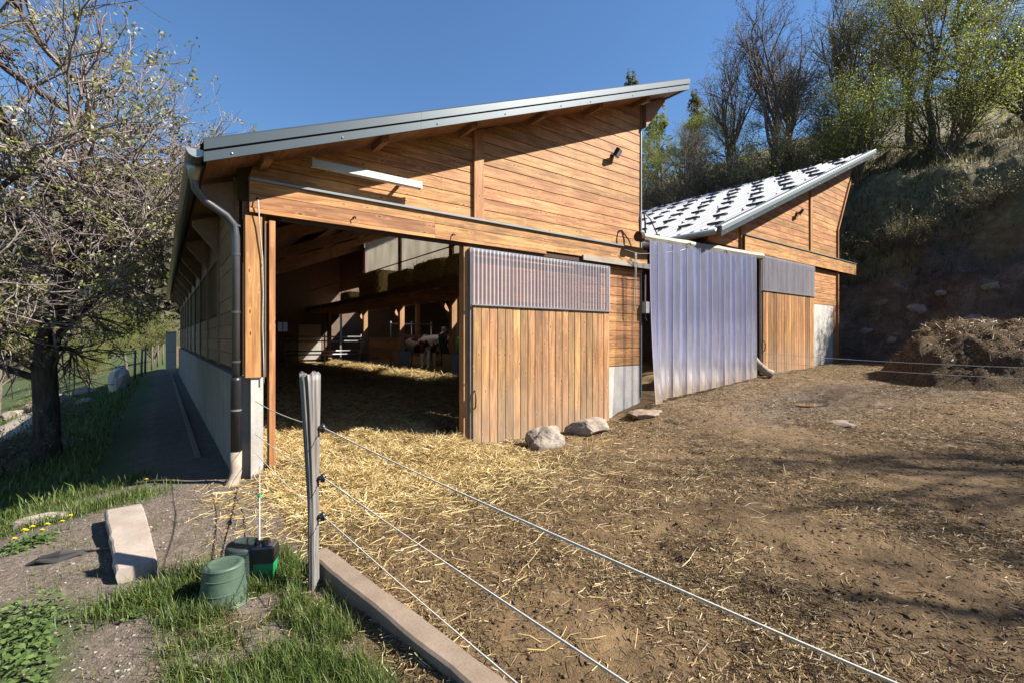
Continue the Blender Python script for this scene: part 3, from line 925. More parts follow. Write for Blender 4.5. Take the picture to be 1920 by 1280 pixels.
MB().box((XR - .05, .18, .0), (XR + .06, 3.48, .999)).build("alley_plinth", M['conc'], barn)

# ------------------------------------------------------------------ second barn
G2 = 0.70
SL2 = 0.407
def sof2(q): return 3.97 + SL2 * (q - 9.18)
Y2 = -.25
barn2 = empty("barn", (13.4, Y2, G2))
tag(barn2, "smaller far barn with pale ribbed metal roof, board door and white concrete pillar", "barn")
def xr2(zz): return 17.5 if zz < 5.3 else 17.5 + (zz - 5.3) * (1.05 / 1.75)
g2 = MB().prism([(9.6, 3.8), (17.49, 3.8), (17.49, 5.3), (18.44, 6.9), (18.5, sof2(18.5)), (9.6, sof2(9.6))], 'y', Y2 + .02, Y2 + .10)
gab2 = g2.build("gable_wall", M['joint'], barn2)
inv2 = lambda zz: 9.18 + (zz - 3.97) / SL2
siding(gab2, lambda q: 9.6, lambda q: 11.02, 3.95, 7.6, Y2 + .018, inv2)
siding(gab2, lambda q: 11.2, lambda q: 15.28, 4.32, 7.9, Y2 + .018, inv2)
siding(gab2, lambda q: 15.47, xr2, 4.32, 7.9, Y2 + .018, inv2)
MB().prism([(15.29, 4.32), (15.46, 4.32), (15.46, sof2(15.46) - .02), (15.29, sof2(15.29) - .02)], 'y', Y2 - .05, Y2 + .017).build("trim", M['wood_post'], gab2)
MB().box((11.03, Y2 - .06, .6), (11.19, Y2 + .1, 4.6)).build("corner_post", M['wood_in'], barn2)
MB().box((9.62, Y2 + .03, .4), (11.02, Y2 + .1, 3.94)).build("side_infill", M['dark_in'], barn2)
for (za, zb) in ((G2 - .1, 5.3), (5.3, 7.15)):
    MB().beam((xr2(za) + .03, Y2 - .01, za), (xr2(zb) + .03, Y2 - .01, zb), .06, .10, (0, 1, 0)).build("edge_trim", M['wood_post'], gab2)
h2 = MB().box((11.2, Y2 - .09, 3.90), (18.9, Y2 + .017, 4.28))
hd2 = h2.build("header", M['joint'], barn2)
for i in range(2):
    MB().box((11.1, Y2 - .125, 3.885 + i * .195), (18.95, Y2 - .0905, 3.885 + i * .195 + .189)).build("board", M['wood_x'], hd2)
MB().prism([(Y2 - .15, 4.275), (Y2 - .15, 4.295), (Y2 + .017, 4.318), (Y2 + .017, 4.295)], 'x', 11.1, 18.95).build("flashing", M['flash'], hd2)
sliding_door(barn2, 11.92, 15.25, G2, 2.93, 3.86, Y2 - .14, 'wood_z2', 21, 4, 9)
lw2 = MB().box((15.3, Y2 + .02, 2.72), (17.49, Y2 + .10, 3.90)).build("lower_wall", M['joint'], barn2)
siding(lw2, lambda q: 15.3, lambda q: 17.5, 2.73, 3.88, Y2 + .018, lambda q: -9)
MB().box((15.0, Y2 - .01, .3), (17.15, Y2 + .16, 2.72)).build("concrete_pillar", M['conc_lt'], barn2)
MB().box((17.152, Y2 + .0, .3), (17.52, Y2 + .14, 2.719)).build("edge_board", M['wood_in'], barn2)
MB().box((17.42, Y2 + .165, .2), (17.55, 21.0, sof2(17.42) - .02)).build("side_wall", M['dark_in'], barn2)
MB().prism([(9.9, .3), (17.4, .3), (17.4, sof2(17.4) - .02), (9.9, sof2(9.9) - .02)], 'y', 20.9, 21.0).build("back_wall", M['dark_in'], barn2)
for ya in (4.0, 8.4, 12.8, 17.2):
    MB().box((10.3, ya - .1, .3), (10.5, ya + .1, sof2(10.3) - .06)).build("post", M['wood_in'], barn2)
for ya in (2.0, 6.2, 10.6, 15.0, 19.4):
    MB().prism([(9.5, sof2(9.5) - .22), (17.4, sof2(17.4) - .22), (17.4, sof2(17.4) - .003), (9.5, sof2(9.5) - .003)], 'y', ya - .07, ya + .07).build("rafter", M['wood_in'], barn2)
X2E, X2T = 9.18, 19.4
YF2 = -.80
r2 = MB().prism([(X2E, sof2(X2E)), (X2T, sof2(X2T)), (X2T, sof2(X2T) + .12), (X2E, sof2(X2E) + .12)], 'y', YF2 + .01, 21.6)
roof2 = r2.build("roof", M['wood_in'], barn2)
fascia(roof2, X2E - .02, X2T + .02, lambda q: sof2(q) - .05, YF2, M['flash'], M['metal'], [14.3])
# ribbed sheets, each one a strip up the slope
NSH = 21
wsh = (21.6 - YF2 - .16) / NSH
for k in range(NSH):
    y0 = YF2 + .16 + k * wsh
    prof = []
    for r_ in range(3):
        a = y0 + r_ * wsh / 3
        prof += [(a, 0), (a + .09, 0), (a + .11, .065), (a + .20, .065), (a + .22, 0)]
    prof.append((y0 + wsh - .002, 0))
    vs = []; fs = []
    for (xx, dz) in ((X2E - .08, 0), (X2T + .02, 0)):
        for p in prof: vs.append((xx, p[0], sof2(xx) + .128 + p[1]))
    n = len(prof)
    for i in range(n - 1): fs.append((i, i + 1, i + 1 + n, i + n))
    MB().add(vs, fs).build("roof_sheet", M['metal_lt'], roof2)
# snow stops standing on the ribs, in staggered rows
rg = random.Random(8)
sg = None
cnt = 0
for row in range(16):
    xx = X2E + .35 + row * .64
    for k in range(NSH):
        yy = YF2 + .16 + (1.7 * k + (0.0, 1.13, .57)[row % 3]) * wsh + .165
        if row % 2 == 0 and k % 1: continue
        if cnt >= 260 or yy > 21: continue
        cnt += 1
        if sg is None:
            m_ = MB()
            a = .30; s = SL2
            m_.add([(-.05, -.19, .0), (.05, -.24, .0), (.05, .19, .0), (-.05, .24, 0), (-.05, -.19, .05), (.05, -.24, .05), (.05, .19, .05), (-.05, .24, .05)],
                   [(0, 3, 2, 1), (4, 5, 6, 7), (0, 1, 5, 4), (1, 2, 6, 5), (2, 3, 7, 6), (3, 0, 4, 7)])
            sg = m_.build("snow_stop", M['black'], roof2, center=False)
            o = sg
        else:
            o = sg.copy(); COL.objects.link(o)
        w0 = WL[roof2.name]
        o.location = (xx - w0[0], yy - w0[1], sof2(xx) + .185 - w0[2])
        o.scale = (1, rg.uniform(.75, 1.0), 1)
MB().tube([(X2E - .12, YF2 + .05, sof2(X2E) + .06), (X2E - .12, 21.6, sof2(X2E) + .06)], .07, 12).build("gutter", M['galv'], roof2, smooth=True)

# ------------------------------------------------------------------ strip curtain across the alley
ca = Vector((6.92, -.33, 3.70)); cbp = Vector((11.75, -.47, 3.78))
cur = empty("strip_curtain", (9.3, -.4, .4))
tag(cur, "clear bluish plastic strip curtain hanging from a pale timber between the two barns", "curtain")
rl = MB(); rg = random.Random(2)
nseg = 12
rl.tube([ca.lerp(cbp, k / nseg) + Vector((0, rg.uniform(-.008, .008), rg.uniform(-.008, .008))) for k in range(nseg + 1)], [.088 + .006 * math.sin(k * 2.1) for k in range(nseg + 1)], 8)
rail = rl.build("rail", M['wood_grey_x'], cur)
MB().tube([ca + Vector((-.05, 0, 0)), ca + Vector((.06, 0, 0))], .105, 12).build("end_band", M['joint'], rail)
NST = 17
Lc = 11.22 - 7.10
for k in range(NST):
    x0 = 7.10 + Lc * k / NST - .02; wdt = Lc / NST + .085
    fr = (x0 - ca.x) / (cbp.x - ca.x)
    top = ca.lerp(cbp, fr)
    gb = float(base_z(np.array([x0 + .1]), np.array([-.45]))[0])
    zt = top.z - .07; zl = gb + .06 + rg.uniform(0, .008)
    yb = top.y - .10 - .022 * (k % 2)
    bow = rg.uniform(.022, .036); lean = rg.uniform(-.012, .012); kick = -.14 if k == 0 else rg.uniform(-.02, .015)
    nu, nvv = 12, 10
    vs = []; fs = []
    for j in range(nvv + 1):
        v = j / nvv
        for i in range(nu + 1):
            u = i / nu
            s = math.sin(math.pi * u)
            yy = yb - bow * abs(2 * u - 1) ** 3 + kick * v * v * (1 - u * .5) + .004 * math.sin(5 * v + k * 1.7)
            vs.append((x0 + wdt * u + lean * v * v, yy, zt + (zl - zt) * v))
    for j in range(nvv):
        for i in range(nu):
            a = j * (nu + 1) + i
            fs.append((a, a + 1, a + nu + 2, a + nu + 1))
    MB().add(vs, fs).build("strip", M['strip'], cur, smooth=True)
MB().tube([(6.6, -.22, 3.42), (6.95, -.3, 3.36), (7.4, -.44, 3.40), (8.1, -.47, 3.52), (8.35, -.47, 3.60)], .006, 6).build("tie_cord", M['cord'], rail, smooth=True)
for hx in (8.4, 9.9):
    MB().tube([(hx, -.46, 3.70), (hx, -.53, 3.72), (hx + .02, -.54, 3.66)], .012, 6).build("hook", M['black'], rail)
MB().tube([(6.95, -.32, 3.78), (6.93, -.32, 4.05), (6.98, -.32, 4.22), (7.08, -.31, 4.24), (7.14, -.3, 4.05), (7.15, -.3, 3.80)], .018, 8).build("cable_loop", M['black'], rail, smooth=True)
MB().tube([(7.08, -.31, 4.24), (7.3, -.32, 4.10), (7.52, -.33, 3.80)], .012, 8).build("cable", M['black'], rail, smooth=True)

# junction box and hanging cord beside the curtain
jb = empty("junction_box", (7.42, -.08, 2.3))
tag(jb, "small white electrical box with conduit on the barn corner by the curtain", "electrical box")
MB().box((7.392, -.14, 2.18), (7.50, -.03, 2.42)).build("housing", M['white'], jb)
MB().tube([(7.44, -.08, 2.42), (7.44, -.08, 3.0)], .016, 8).build("conduit", M['galv'], jb)
MB().tube([(7.44, -.08, 2.18), (7.44, -.08, 2.08), (7.46, -.10, 2.02)], .02, 8).build("cable_gland", M['black'], jb)
cdr = MB().tube([(6.95, -.20, 3.42), (6.96, -.19, 3.0), (6.95, -.17, 2.5), (6.955, -.16, 2.25), (6.985, -.16, 2.2), (7.0, -.17, 2.3), (6.995, -.19, 2.9), (6.99, -.2, 3.4)], .008, 6)
tag(cdr.build("hanging_cord", M['cord'], smooth=True), "doubled pale cord hanging below the right end of the door header", "cord")

# black drain hose stub at the curtain foot
hb = gz(11.75, -.7)
hs = MB().tube([(11.55, -.30, hb + .55), (11.6, -.45, hb + .33), (11.68, -.62, hb + .14), (11.76, -.75, hb + .08)], [.09, .095, .10, .10], 12)
tag(hs.build("drain_pipe", M['clay'], smooth=True), "short muddy drain pipe poking out at the foot of the strip curtain", "pipe")

# ------------------------------------------------------------------ lamps on the gables
def floodlight(loc, label, s=1.0):
    e = empty("floodlight", loc); x0, y0, z0 = loc
    MB().box((x0 - .02, y0 - .03, z0 - .07), (x0 + .02, y0, z0 + .05)).build("bracket", M['black'], e)
    b = MB()
    c = Vector((x0 + .02, y0 - .13, z0 + .03)); ax = Vector((.35, -.75, -.55)).normalized()
    b.beam(c - ax * .035, c + ax * .035, .20 * s, .15 * s)
    b.build("housing", M['black'], e)
    MB().beam(c + ax * .036, c + ax * .042, .17 * s, .12 * s).build("glass", M['lens'], e)
    MB().beam((x0, y0 - .03, z0), c - ax * .03, .03, .03).build("arm", M['black'], e)
    MB().tube([(x0, y0 - .02, z0 - .05), (x0 - .05, y0 - .06, z0 - .12), (x0 - .02, y0 - .07, z0 - .02)], .009, 6).build("cable", M['cord'], e)
    tag(e, label, "lamp")
floodlight((6.46, -.01, 5.32), "small black floodlight on the sunlit gable of the large barn")
floodlight((14.35, Y2 - .01, 5.35), "small floodlight in the roof shadow on the far barn gable")
tl = empty("tube_light", (1.4, -.2, 3.83))
tag(tl, "long white tube light fixed under the roof overhang of the large barn", "lamp")
poly = [(-.245, 3.79), (-.165, 3.785), (-.155, 3.86), (-.18, 3.885), (-.235, 3.88)]
MB().prism(poly, 'x', .70, 2.13).build("housing", M['white'], tl)
MB().prism([(p[0] * 1.0, p[1]) for p in [(-.25, 3.78), (-.16, 3.78), (-.15, 3.865), (-.18, 3.892), (-.24, 3.888)]], 'x', 2.132, 2.16).build("end_cap", M['white'], tl)
MB().prism([(-.25, 3.78), (-.16, 3.78), (-.15, 3.865), (-.18, 3.892), (-.24, 3.888)], 'x', .67, .698).build("end_cap", M['white'], tl)
for hx in (.9, 1.9):
    MB().box((hx - .02, -.154, 3.82), (hx + .02, -.01, 3.85)).build("bracket", M['galv'], tl)

# pale cord hanging down the corner post from the first hook
rp = MB().tube([(.083, -.185, 3.27), (.10, -.15, 3.0), (.135, -.135, 2.6), (.142, -.13, 2.2), (.138, -.13, 1.8), (.147, -.13, 1.4), (.15, -.13, 1.12)], .0065, 6)
tag(rp.build("hanging_cord", M['cord'], smooth=True), "thin white cord hanging down the wooden corner post of the open doorway", "cord")

# ------------------------------------------------------------------ electric fence
def fence_post(px, py, h, label, seed, zs):
    rg = random.Random(seed)
    zb = gz(px, py) - .05
    e = empty("fence_post", (px, py, zb))
    nr, na = 30, 44
    vs = []; fs = []
    ph = [rg.uniform(0, 6.28) for _ in range(6)]
    for j in range(nr + 1):
        v = j / nr
        r0 = .033 + .027 * max(0, (v - .40) / .60) ** 1.2
        for i in range(na):
            a = 2 * math.pi * i / na
            gro = 0.018 * (max(0, math.sin(3 * a + ph[0] + .4 * v)) ** 6) + .010 * max(0, math.sin(7 * a + ph[1] - .6 * v)) ** 4 + .004 * math.sin(13 * a + 5 * v)
            r = r0 * (1 + .13 * math.cos(2 * a + ph[2])) - gro * (.4 + 1.4 * v)
            zz = zb + h * v
            if j == nr: zz += .016 * math.sin(3 * a + ph[3]) + .008 * math.sin(8 * a)
            vs.append((px + r * math.cos(a) * 1.08 - .028 * v + .008 * math.sin(3 * v), py + r * math.sin(a) * .95, zz))
    for j in range(nr):
        for i in range(na):
            i2 = (i + 1) % na
            fs.append((j * na + i, j * na + i2, (j + 1) * na + i2, (j + 1) * na + i))
    c = len(vs); vs.append((px - .02, py, zb + h - .02))
    for i in range(na): fs.append((nr * na + i, nr * na + (i + 1) % na, c))
    MB().add(vs, fs).build("stake", M['wood_grey_z'], e, smooth=True)
    for zz in zs:
        b = MB()
        b.tube([(px + .03, py - .01, zz), (px + .052, py - .02, zz)], [.016, .016], 10)
        b.tube([(px + .052, py - .02, zz - .028), (px + .06, py - .022, zz), (px + .052, py - .02, zz + .028)], [.014, .02, .014], 10)
        b.build("insulator", M['insul'], e, smooth=True)
    tag(e, label, "fence post")
FP = (0.02, -2.92)
fence_post(FP[0], FP[1], 1.55, "weathered grey split fence post with black insulators in the foreground grass", 5, (1.02, .67, .40))
fence_post(0.36, -7.6, 1.45, "weathered fence post at the near end of the tapes", 6, (1.0, .66, .38))
for i, (zc, zp, ze) in enumerate(((.91, 1.02, 1.0), (.53, .67, .66), (.31, .40, .38))):
    pts = []
    A = Vector((.06, -.14, zc)); B = Vector((FP[0] + .062, FP[1] - .02, zp)); C = Vector((.36 + .06, -7.6, ze))
    for (p, q, n, sag) in ((A, B, 12, .03), (B, C, 30, .035)):
        for k in range(n + (1 if q is C else 0)):
            v = k / n
            w = p.lerp(q, v); w.z -= sag * 4 * v * (1 - v)
            pts.append(w)
    vs = []; fs = []
    wd = (.0036, .0034, .0032)[i]
    for k, p in enumerate(pts):
        a = k * .55
        u = Vector((math.sin(.35 * math.sin(a)), 0, math.cos(.35 * math.sin(a))))
        s = Vector((.0022, 0, 0))
        vs += [p - u * wd - s, p - u * wd + s, p + u * wd + s, p + u * wd - s]
    for k in range(len(pts) - 1):
        for j in range(4):
            a = k * 4 + j; b = k * 4 + (j + 1) % 4
            fs.append((a, b, b + 4, a + 4))
    tag(MB().add(vs, fs).build("fence_tape", M['tape']), ("topmost white electric fence tape running from the barn corner past the post",
        "middle white electric fence tape of the three on the foreground post", "lowest white electric fence tape of the three on the foreground post")[i], "fence tape", "electric fence tapes")
for i, (z0, z1, lb) in enumerate(((1.24, 1.22, "upper thin fence wire strung in front of the manure heap"), (1.03, 1.06, "lower thin fence wire strung in front of the manure heap"))):
    pts = [Vector((11.65, -.6, z0 + .02)).lerp(Vector((9.36, -6.75, z1)), k / 20) - Vector((0, 0, .05 * math.sin(math.pi * k / 20))) for k in range(21)]
    tag(MB().tube(pts, .0045, 5).build("fence_wire", M['cord'], smooth=True), lb, "fence wire", "wires by the heap")

fence_post(9.33, -6.78, 1.3, "weathered fence post holding the two wires in front of the heap", 8, (1.22 - .0, 1.06))

# fence energiser box, its lead with a green clip
EX, EY = -.235, -2.60
ez = gz(EX, EY)
en = empty("fence_energiser", (EX, EY, ez))
tag(en, "black and green fence energiser box standing in the grass beside the post", "energiser")
def taper_box(x0, y0, z0, z1, w0, w1, d0, d1, rz):
    vs = []
    for (w, dd, zz) in ((w0, d0, z0), (w1, d1, z1)):
        for (i, j) in ((-1, -1), (1, -1), (1, 1), (-1, 1)):
            a, b = i * w / 2, j * dd / 2
            vs.append((x0 + a * math.cos(rz) - b * math.sin(rz), y0 + a * math.sin(rz) + b * math.cos(rz), zz))
    return vs, [(0, 3, 2, 1), (4, 5, 6, 7), (0, 1, 5, 4), (1, 2, 6, 5), (2, 3, 7, 6), (3, 0, 4, 7)]
rz = R(-28)
MB().add(*taper_box(EX, EY, ez - .02, ez + .15, .125, .14, .11, .12, rz)).build("battery_case", M['green_br'], en)
MB().add(*taper_box(EX, EY, ez + .1505, ez + .25, .155, .15, .135, .13, rz)).build("lid", M['black'], en)
MB().add(*taper_box(EX, EY, ez + .2505, ez + .262, .14, .13, .12, .11, rz)).build("top_plate", M['pipe'], en)
MB().add(*taper_box(EX + .01, EY, ez + .2625, ez + .30, .045, .04, .045, .04, rz)).build("switch_block", M['black'], en)
hd_ = MB().tube([(EX - .06, EY + .03, ez + .25), (EX - .055, EY + .03, ez + .285), (EX - .02, EY + .01, ez + .29), (EX - .01, EY + .0, ez + .262)], .008, 6)
hd_.build("handle", M['black'], en, smooth=True)
MB().add(*taper_box(EX + .030, EY - .062, ez - .02, ez + .19, .012, .012, .006, .006, rz)).build("strap", M['black'], en)
ld = empty("fence_lead", (EX, EY, ez + .3))
tag(ld, "thin lead with a green clip rising from the energiser box towards the barn corner", "lead")
pa, pb = Vector((EX - .03, EY + .03, ez + .285)), Vector((.05, -.5, .22))
MB().tube([pa.lerp(pb, k / 8) + Vector((0, 0, .03 * math.sin(math.pi * k / 8))) for k in range(9)], .0055, 6).build("cord", M['cord'], ld, smooth=True)
pm = pa.lerp(pb, .45) + Vector((0, 0, .03))
MB().tube([pm - Vector((0, .05, 0)), pm, pm + Vector((.01, .07, 0))], [.008, .017, .009], 8).build("clip", M['green_br'], ld, smooth=True)

# ------------------------------------------------------------------ tubs, slab, stones
def tub(x0, y0, label, mat, h=.265, r=.148, tilt=0.0, rz=0.0):
    z0 = gz(x0, y0)
    e = empty("upturned_tub", (x0, y0, z0 - .01)); e.rotation_euler = (tilt, 0, rz)
    WL[e.name] = (0, 0, 0)
    rr_ = lambda q: r - .004 - .026 * q / h
    prof = [(r + .010, 0), (r + .012, .012), (r + .010, .024), (rr_(.03) + .001, .028), (rr_(.03), .032), (rr_(.1), .1), (rr_(.18), .18), (rr_(h - .02), h - .02), (rr_(h - .008), h - .010), (r - .036, h - .002), (r - .044, h), (r - .060, h), (r - .066, h - .006), (r - .09, h - .008), (0.0, h - .008)]
    for q in (.10, .19, .25):
        g_ = MB().lathe((0, 0, 0), [(rr_(q) - .001, q - .005), (rr_(q) + .003, q - .003), (rr_(q) + .003, q + .003), (rr_(q) - .001, q + .005)], 36)
        o = g_.build("rib", mat, None, smooth=False, center=False); o.parent = e
    b = MB().lathe((0, 0, 0), prof, 36)
    o = b.build("shell", mat, None, smooth=True, center=False); o.parent = e
    rim = MB().lathe((0, 0, 0), [(r + .018, .004), (r + .023, .010), (r + .023, .018), (r + .018, .024), (r + .0165, .012)], 36)
    o = rim.build("rim", mat, None, smooth=True, center=False); o.parent = e
    tag(e, label, "tub")
tub(-.50, -2.72, "faded green plastic tub standing upside down at the grass edge", M['green'])
tub(-.36, -2.50, "dark tub standing upside down right behind the green one", M['green_dk'], .28, .145, R(3), .4)

sl_ = MB()
A = Vector((-1.11, -.72)); B = Vector((-.97, -2.05))
dv = (B - A).normalized(); nv = Vector((-dv.y, dv.x))
rg = random.Random(12)
n = 22; vs = []; fs = []
for i in range(n + 1):
    c = A.lerp(B, i / n)
    zg = gz(c.x, c.y)
    e0, e1 = .004 * math.sin(i * .9) + rg.uniform(-.005, .005), rg.uniform(-.002, .002)
    wL = .132 - .015 * (i / n)
    zt = zg + .135 - .03 * i / n
    if i in (0, n): zt -= .006
    for (w, zz) in ((-wL + e0 + .02, zg - .05), (-wL + e0 - .006, zt - .045), (-wL + e0, zt - .01), (-wL + e0 + .012, zt), (wL + e1 - .01, zt), (wL + e1, zt - .012), (wL + e1, zg - .05)):
        q = c + nv * w
        vs.append((q.x, q.y, zz))
for i in range(n):
    for k in range(6):
        a = i * 7 + k
        fs.append((a, a + 7, a + 8, a + 1))
fs.append(tuple(range(7))); fs.append(tuple(range(n * 7 + 6, n * 7 - 1, -1)))
sl_.add(vs, fs)
tag(sl_.build("stone_slab", M['slab']), "long beige stone slab lying on the gravel left of the green tub", "slab")

def rock(name, c, s, seed, mat, label=None, cat="stone", sub=4, rough=.55, parent=None):
    import bmesh
    bm = bmesh.new()
    bmesh.ops.create_icosphere(bm, subdivisions=sub, radius=1.0)
    rr = np.random.RandomState(seed)
    dirs = rr.normal(size=(13, 3)); dirs /= np.linalg.norm(dirs, axis=1)[:, None]
    offs = rr.uniform(.62, 1.0, 13)
    for v in bm.verts:
        p = np.array(v.co)
        for q, o in zip(dirs, offs):
            dd = p @ q
            if dd > o: p = p - q * (dd - o) * .9
        nn = fbm(np.array([p[0] * 2 + seed]), np.array([p[1] * 2 + p[2] * 1.7]), 1.0, 4, seed)[0]
        p = p * (1 + rough * nn)
        v.co = (p[0] * s[0], p[1] * s[1], p[2] * s[2])
    me = bpy.data.meshes.new(name); bm.to_mesh(me); bm.free()
    o = link(name, me, mat, parent, c)
    if label: tag(o, label, cat)
    return o
rock("boulder", (3.98, -.80, gz(3.98, -.8) + .06), (.38, .26, .23), 3, M['rock'], "angular pale stone lying nearest the foot of the sliding door")
rock("boulder", (5.25, -.50, gz(5.25, -.5) + .09), (.52, .30, .22), 9, M['rock'], "larger rounded pale stone with a dark hollow against the sliding door end")
rock("boulder", (6.75, -.62, gz(6.75, -.62) - .02), (.50, .28, .13), 15, M['curb'], "low flat muddy stone in front of the concrete plinth by the curtain")
rock("boulder", (8.0, -3.55, gz(8.0, -3.55) - .05), (.34, .28, .08), 21, M['curb'], "flat grey stone sunk in the trampled yard near the puddle")
for i, (px, py, s, lb) in enumerate((((-2.2), .25, .28, "pale edging stone at the far left rim of the gravel"), (-1.75, .12, .22, "small pale edging stone beside the shaded grass"))):
    rock("edging_stone", (px, py, gz(px, py)), (s * 1.3, s * .5, .08), 30 + i, M['rock'], lb, sub=3)
# stones in the shaded cliff
cl = [(18.15, -2.0, 2.6, .28), (18.2, -1.0, 2.9, .22), (18.1, -3.3, 2.1, .42), (18.15, -4.4, 1.9, .22), (18.1, -.6, 1.9, .2), (18.15, -2.6, 3.1, .2), (18.3, -3.7, 3.2, .25), (18.0, -3.0, 1.5, .2), (18.0, -1.4, 1.6, .18)]
names = ["highest pale stone in the dark cliff beside the far barn", "pale knob of rock high on the cliff left of the other stones", "biggest pale stone jutting from the dark cliff above the heap", "pale stone at the right edge of the cliff above the heap",
         "small stone low in the cliff close to the far barn", "stone under the grassy lip of the cliff", "squarish stone near the cliff top at the right", "stone just showing above the manure heap", "small stone low on the cliff left of the heap"]
for i, ((cx, cy, cz, s), lb) in enumerate(zip(cl, names)):
    # sit each one on the face: find where the slope passes this height
    xs = np.linspace(17.2, 22, 200); zs = ground_z(xs, np.full(200, cy))
    k = int(np.argmax(zs > cz)); cx = float(xs[k])
    rock("cliff_stone", (cx, cy, cz), (s * .6, s * 1.0, s * .6), 50 + i, M['rock_cliff'], lb, sub=3, rough=.9)

# ------------------------------------------------------------------ straw, grass and litter as real strands
def strands(name, xy, z, length, width, mat, rs, lift=.35, bend=.25, zoff=.0, up=False):
    """thin folded strips: two quads each"""
    n = len(xy)
    a = rs.uniform(0, 2 * np.pi, n)
    if up:
        tilt = rs.uniform(.0, .55, n); el = np.pi / 2 - tilt
    else:
        el = rs.normal(0, lift, n)
    d = np.stack([np.cos(a) * np.cos(el), np.sin(a) * np.cos(el), np.sin(el)], 1)
    L = length * np.clip(np.exp(rs.normal(-.25, .5, n)), .15, 1.9)
    b2 = rs.normal(0, bend, n)
    a2 = a + b2
    el2 = el - (np.abs(rs.normal(.25, .3, n)) + .15 if up else rs.normal(0, lift, n))
    d2 = np.stack([np.cos(a2) * np.cos(el2), np.sin(a2) * np.cos(el2), np.sin(el2)], 1)
    p = np.stack([xy[:, 0], xy[:, 1], z + zoff], 1)
    if up:
        p0 = p; p1 = p0 + d * (L * .55)[:, None]; p2 = p1 + d2 * (L * .45)[:, None]
    else:
        p1 = p; p0 = p1 - d * (L * .5)[:, None]; p2 = p1 + d2 * (L * .5)[:, None]
    roll = rs.uniform(0, np.pi, n)
    side = np.stack([-np.sin(a), np.cos(a), np.zeros(n)], 1)
    if up:
        s = side
    else:
        upv = np.cross(d, side)
        s = side * np.cos(roll)[:, None] + upv * np.sin(roll)[:, None]
    w = width * rs.uniform(.6, 1.4, n)
    s = s * (w / 2)[:, None]
    tipk = .15 if up else .8
    vs = np.stack([p0 - s, p0 + s, p1 + s, p1 - s, p2 + s * tipk, p2 - s * tipk], 1).reshape(-1, 3)
    i = np.arange(n)[:, None] * 6
    fs = np.concatenate([i + np.array([[0, 1, 2, 3]]), i + np.array([[3, 2, 4, 5]])], 0)
    rnd = np.repeat(rs.uniform(0, 1, n), 6)
    me = np_mesh(name, vs, fs, dict(rnd=rnd))
    return link(name, me, mat)

rs = np.random.RandomState(1)
def sample(n, x0, x1, y0, y1, f):
    out = []
    got = 0
    while got < n:
        x = rs.uniform(x0, x1, n); y = rs.uniform(y0, y1, n)
        k = rs.uniform(0, 1, n) < f(x, y)
        out.append(np.stack([x[k], y[k]], 1)); got += k.sum()
        if len(out) > 400: break
    return np.concatenate(out)[:n]

# golden straw in the doorway
f = lambda x, y: np.exp(-(np.abs(x - 1.5) / 1.45) ** 3 - (np.abs(y + 0.0) / 1.55) ** 3) * sst(x, .02, .2) * (1 - sst(x, 2.85, 3.0) * sst(y, -.35, -.2)) * (.35 + 1.3 * np.clip(fbm(x, y, 1.6, 3, 91) + .5, 0, 1))
xy = sample(78000, -.1, 4.2, -2.6, 2.6, f)
hp = .16 * np.clip(.4 + 2 * fbm(xy[:, 0], xy[:, 1], 1.9, 3, 45), .1, 1) * np.exp(-((xy[:, 0] - 1.5) / 1.5) ** 2 - ((xy[:, 1] - .1) / 1.2) ** 2) * rs.uniform(0, 1, len(xy)) ** 1.5
tag(strands("straw", xy, ground_z(xy[:, 0], xy[:, 1]) + hp, .17, .0055, M['straw'], rs, .30, .35, .012), "golden loose straw spilling out of the barn doorway", "straw", kind="stuff")
# stray stalks thinning out into the yard and over the gravel
f = lambda x, y: np.exp(-np.hypot((x - 1.3) / 2.2, (y + .9) / 1.6) ** 1.4) * sst(x, -.75, -.1)
xy = sample(9000, -1.0, 6.5, -4.8, .0, f)
tag(strands("straw", xy, ground_z(xy[:, 0], xy[:, 1]), .15, .0042, M['straw'], rs, .16, .3, .010), "scattered stray straw stalks on the earth before the doorway", "straw", kind="stuff")
# trodden bedding inside, and the brighter ridge along the alley
f = lambda x, y: np.ones_like(x) * sst(y, .6, 1.6)
xy = sample(42000, .25, 7.2, .8, 14, lambda x, y: np.clip(1.25 - y / 16, .1, 1) * sst(y, .6, 1.6))
tag(strands("bedding", xy, ground_z(xy[:, 0], xy[:, 1]), .17, .007, M['bedstraw'], rs, .30, .35, .015), "trodden brown straw bedding on the barn floor", "bedding", kind="stuff")
xy = sample(16000, 4.9, 6.7, 3.0, 17, lambda x, y: np.exp(-((x - 5.75 - .25 * fbm(y, y * 0, .5, 2, 7)) / .42) ** 2))
hp = .20 * np.exp(-((xy[:, 0] - 5.75) / .4) ** 2) * rs.uniform(0, 1, len(xy))
tag(strands("straw", xy, ground_z(xy[:, 0], xy[:, 1]) + hp, .22, .010, M['straw'], rs, .4, .35, .02), "low sunlit ridge of straw deep inside the barn", "straw", kind="stuff")
# chopped litter over the whole yard
dist = lambda x, y: np.hypot(x + .84, y + 6.38)
xy = sample(140000, .15, 17, -8, -.2, lambda x, y: np.clip(3.0 / (dist(x, y) ** 1.15), 0, 1) * np.clip(.45 + 1.7 * fbm(x, y, .9, 3, 97), .05, 1))
tag(strands("yard_litter", xy, ground_z(xy[:, 0], xy[:, 1]), .06, .0045, M['litter'], rs, .22, .4, .006), "short chopped straw and dung litter trodden over the yard", "litter", kind="stuff")

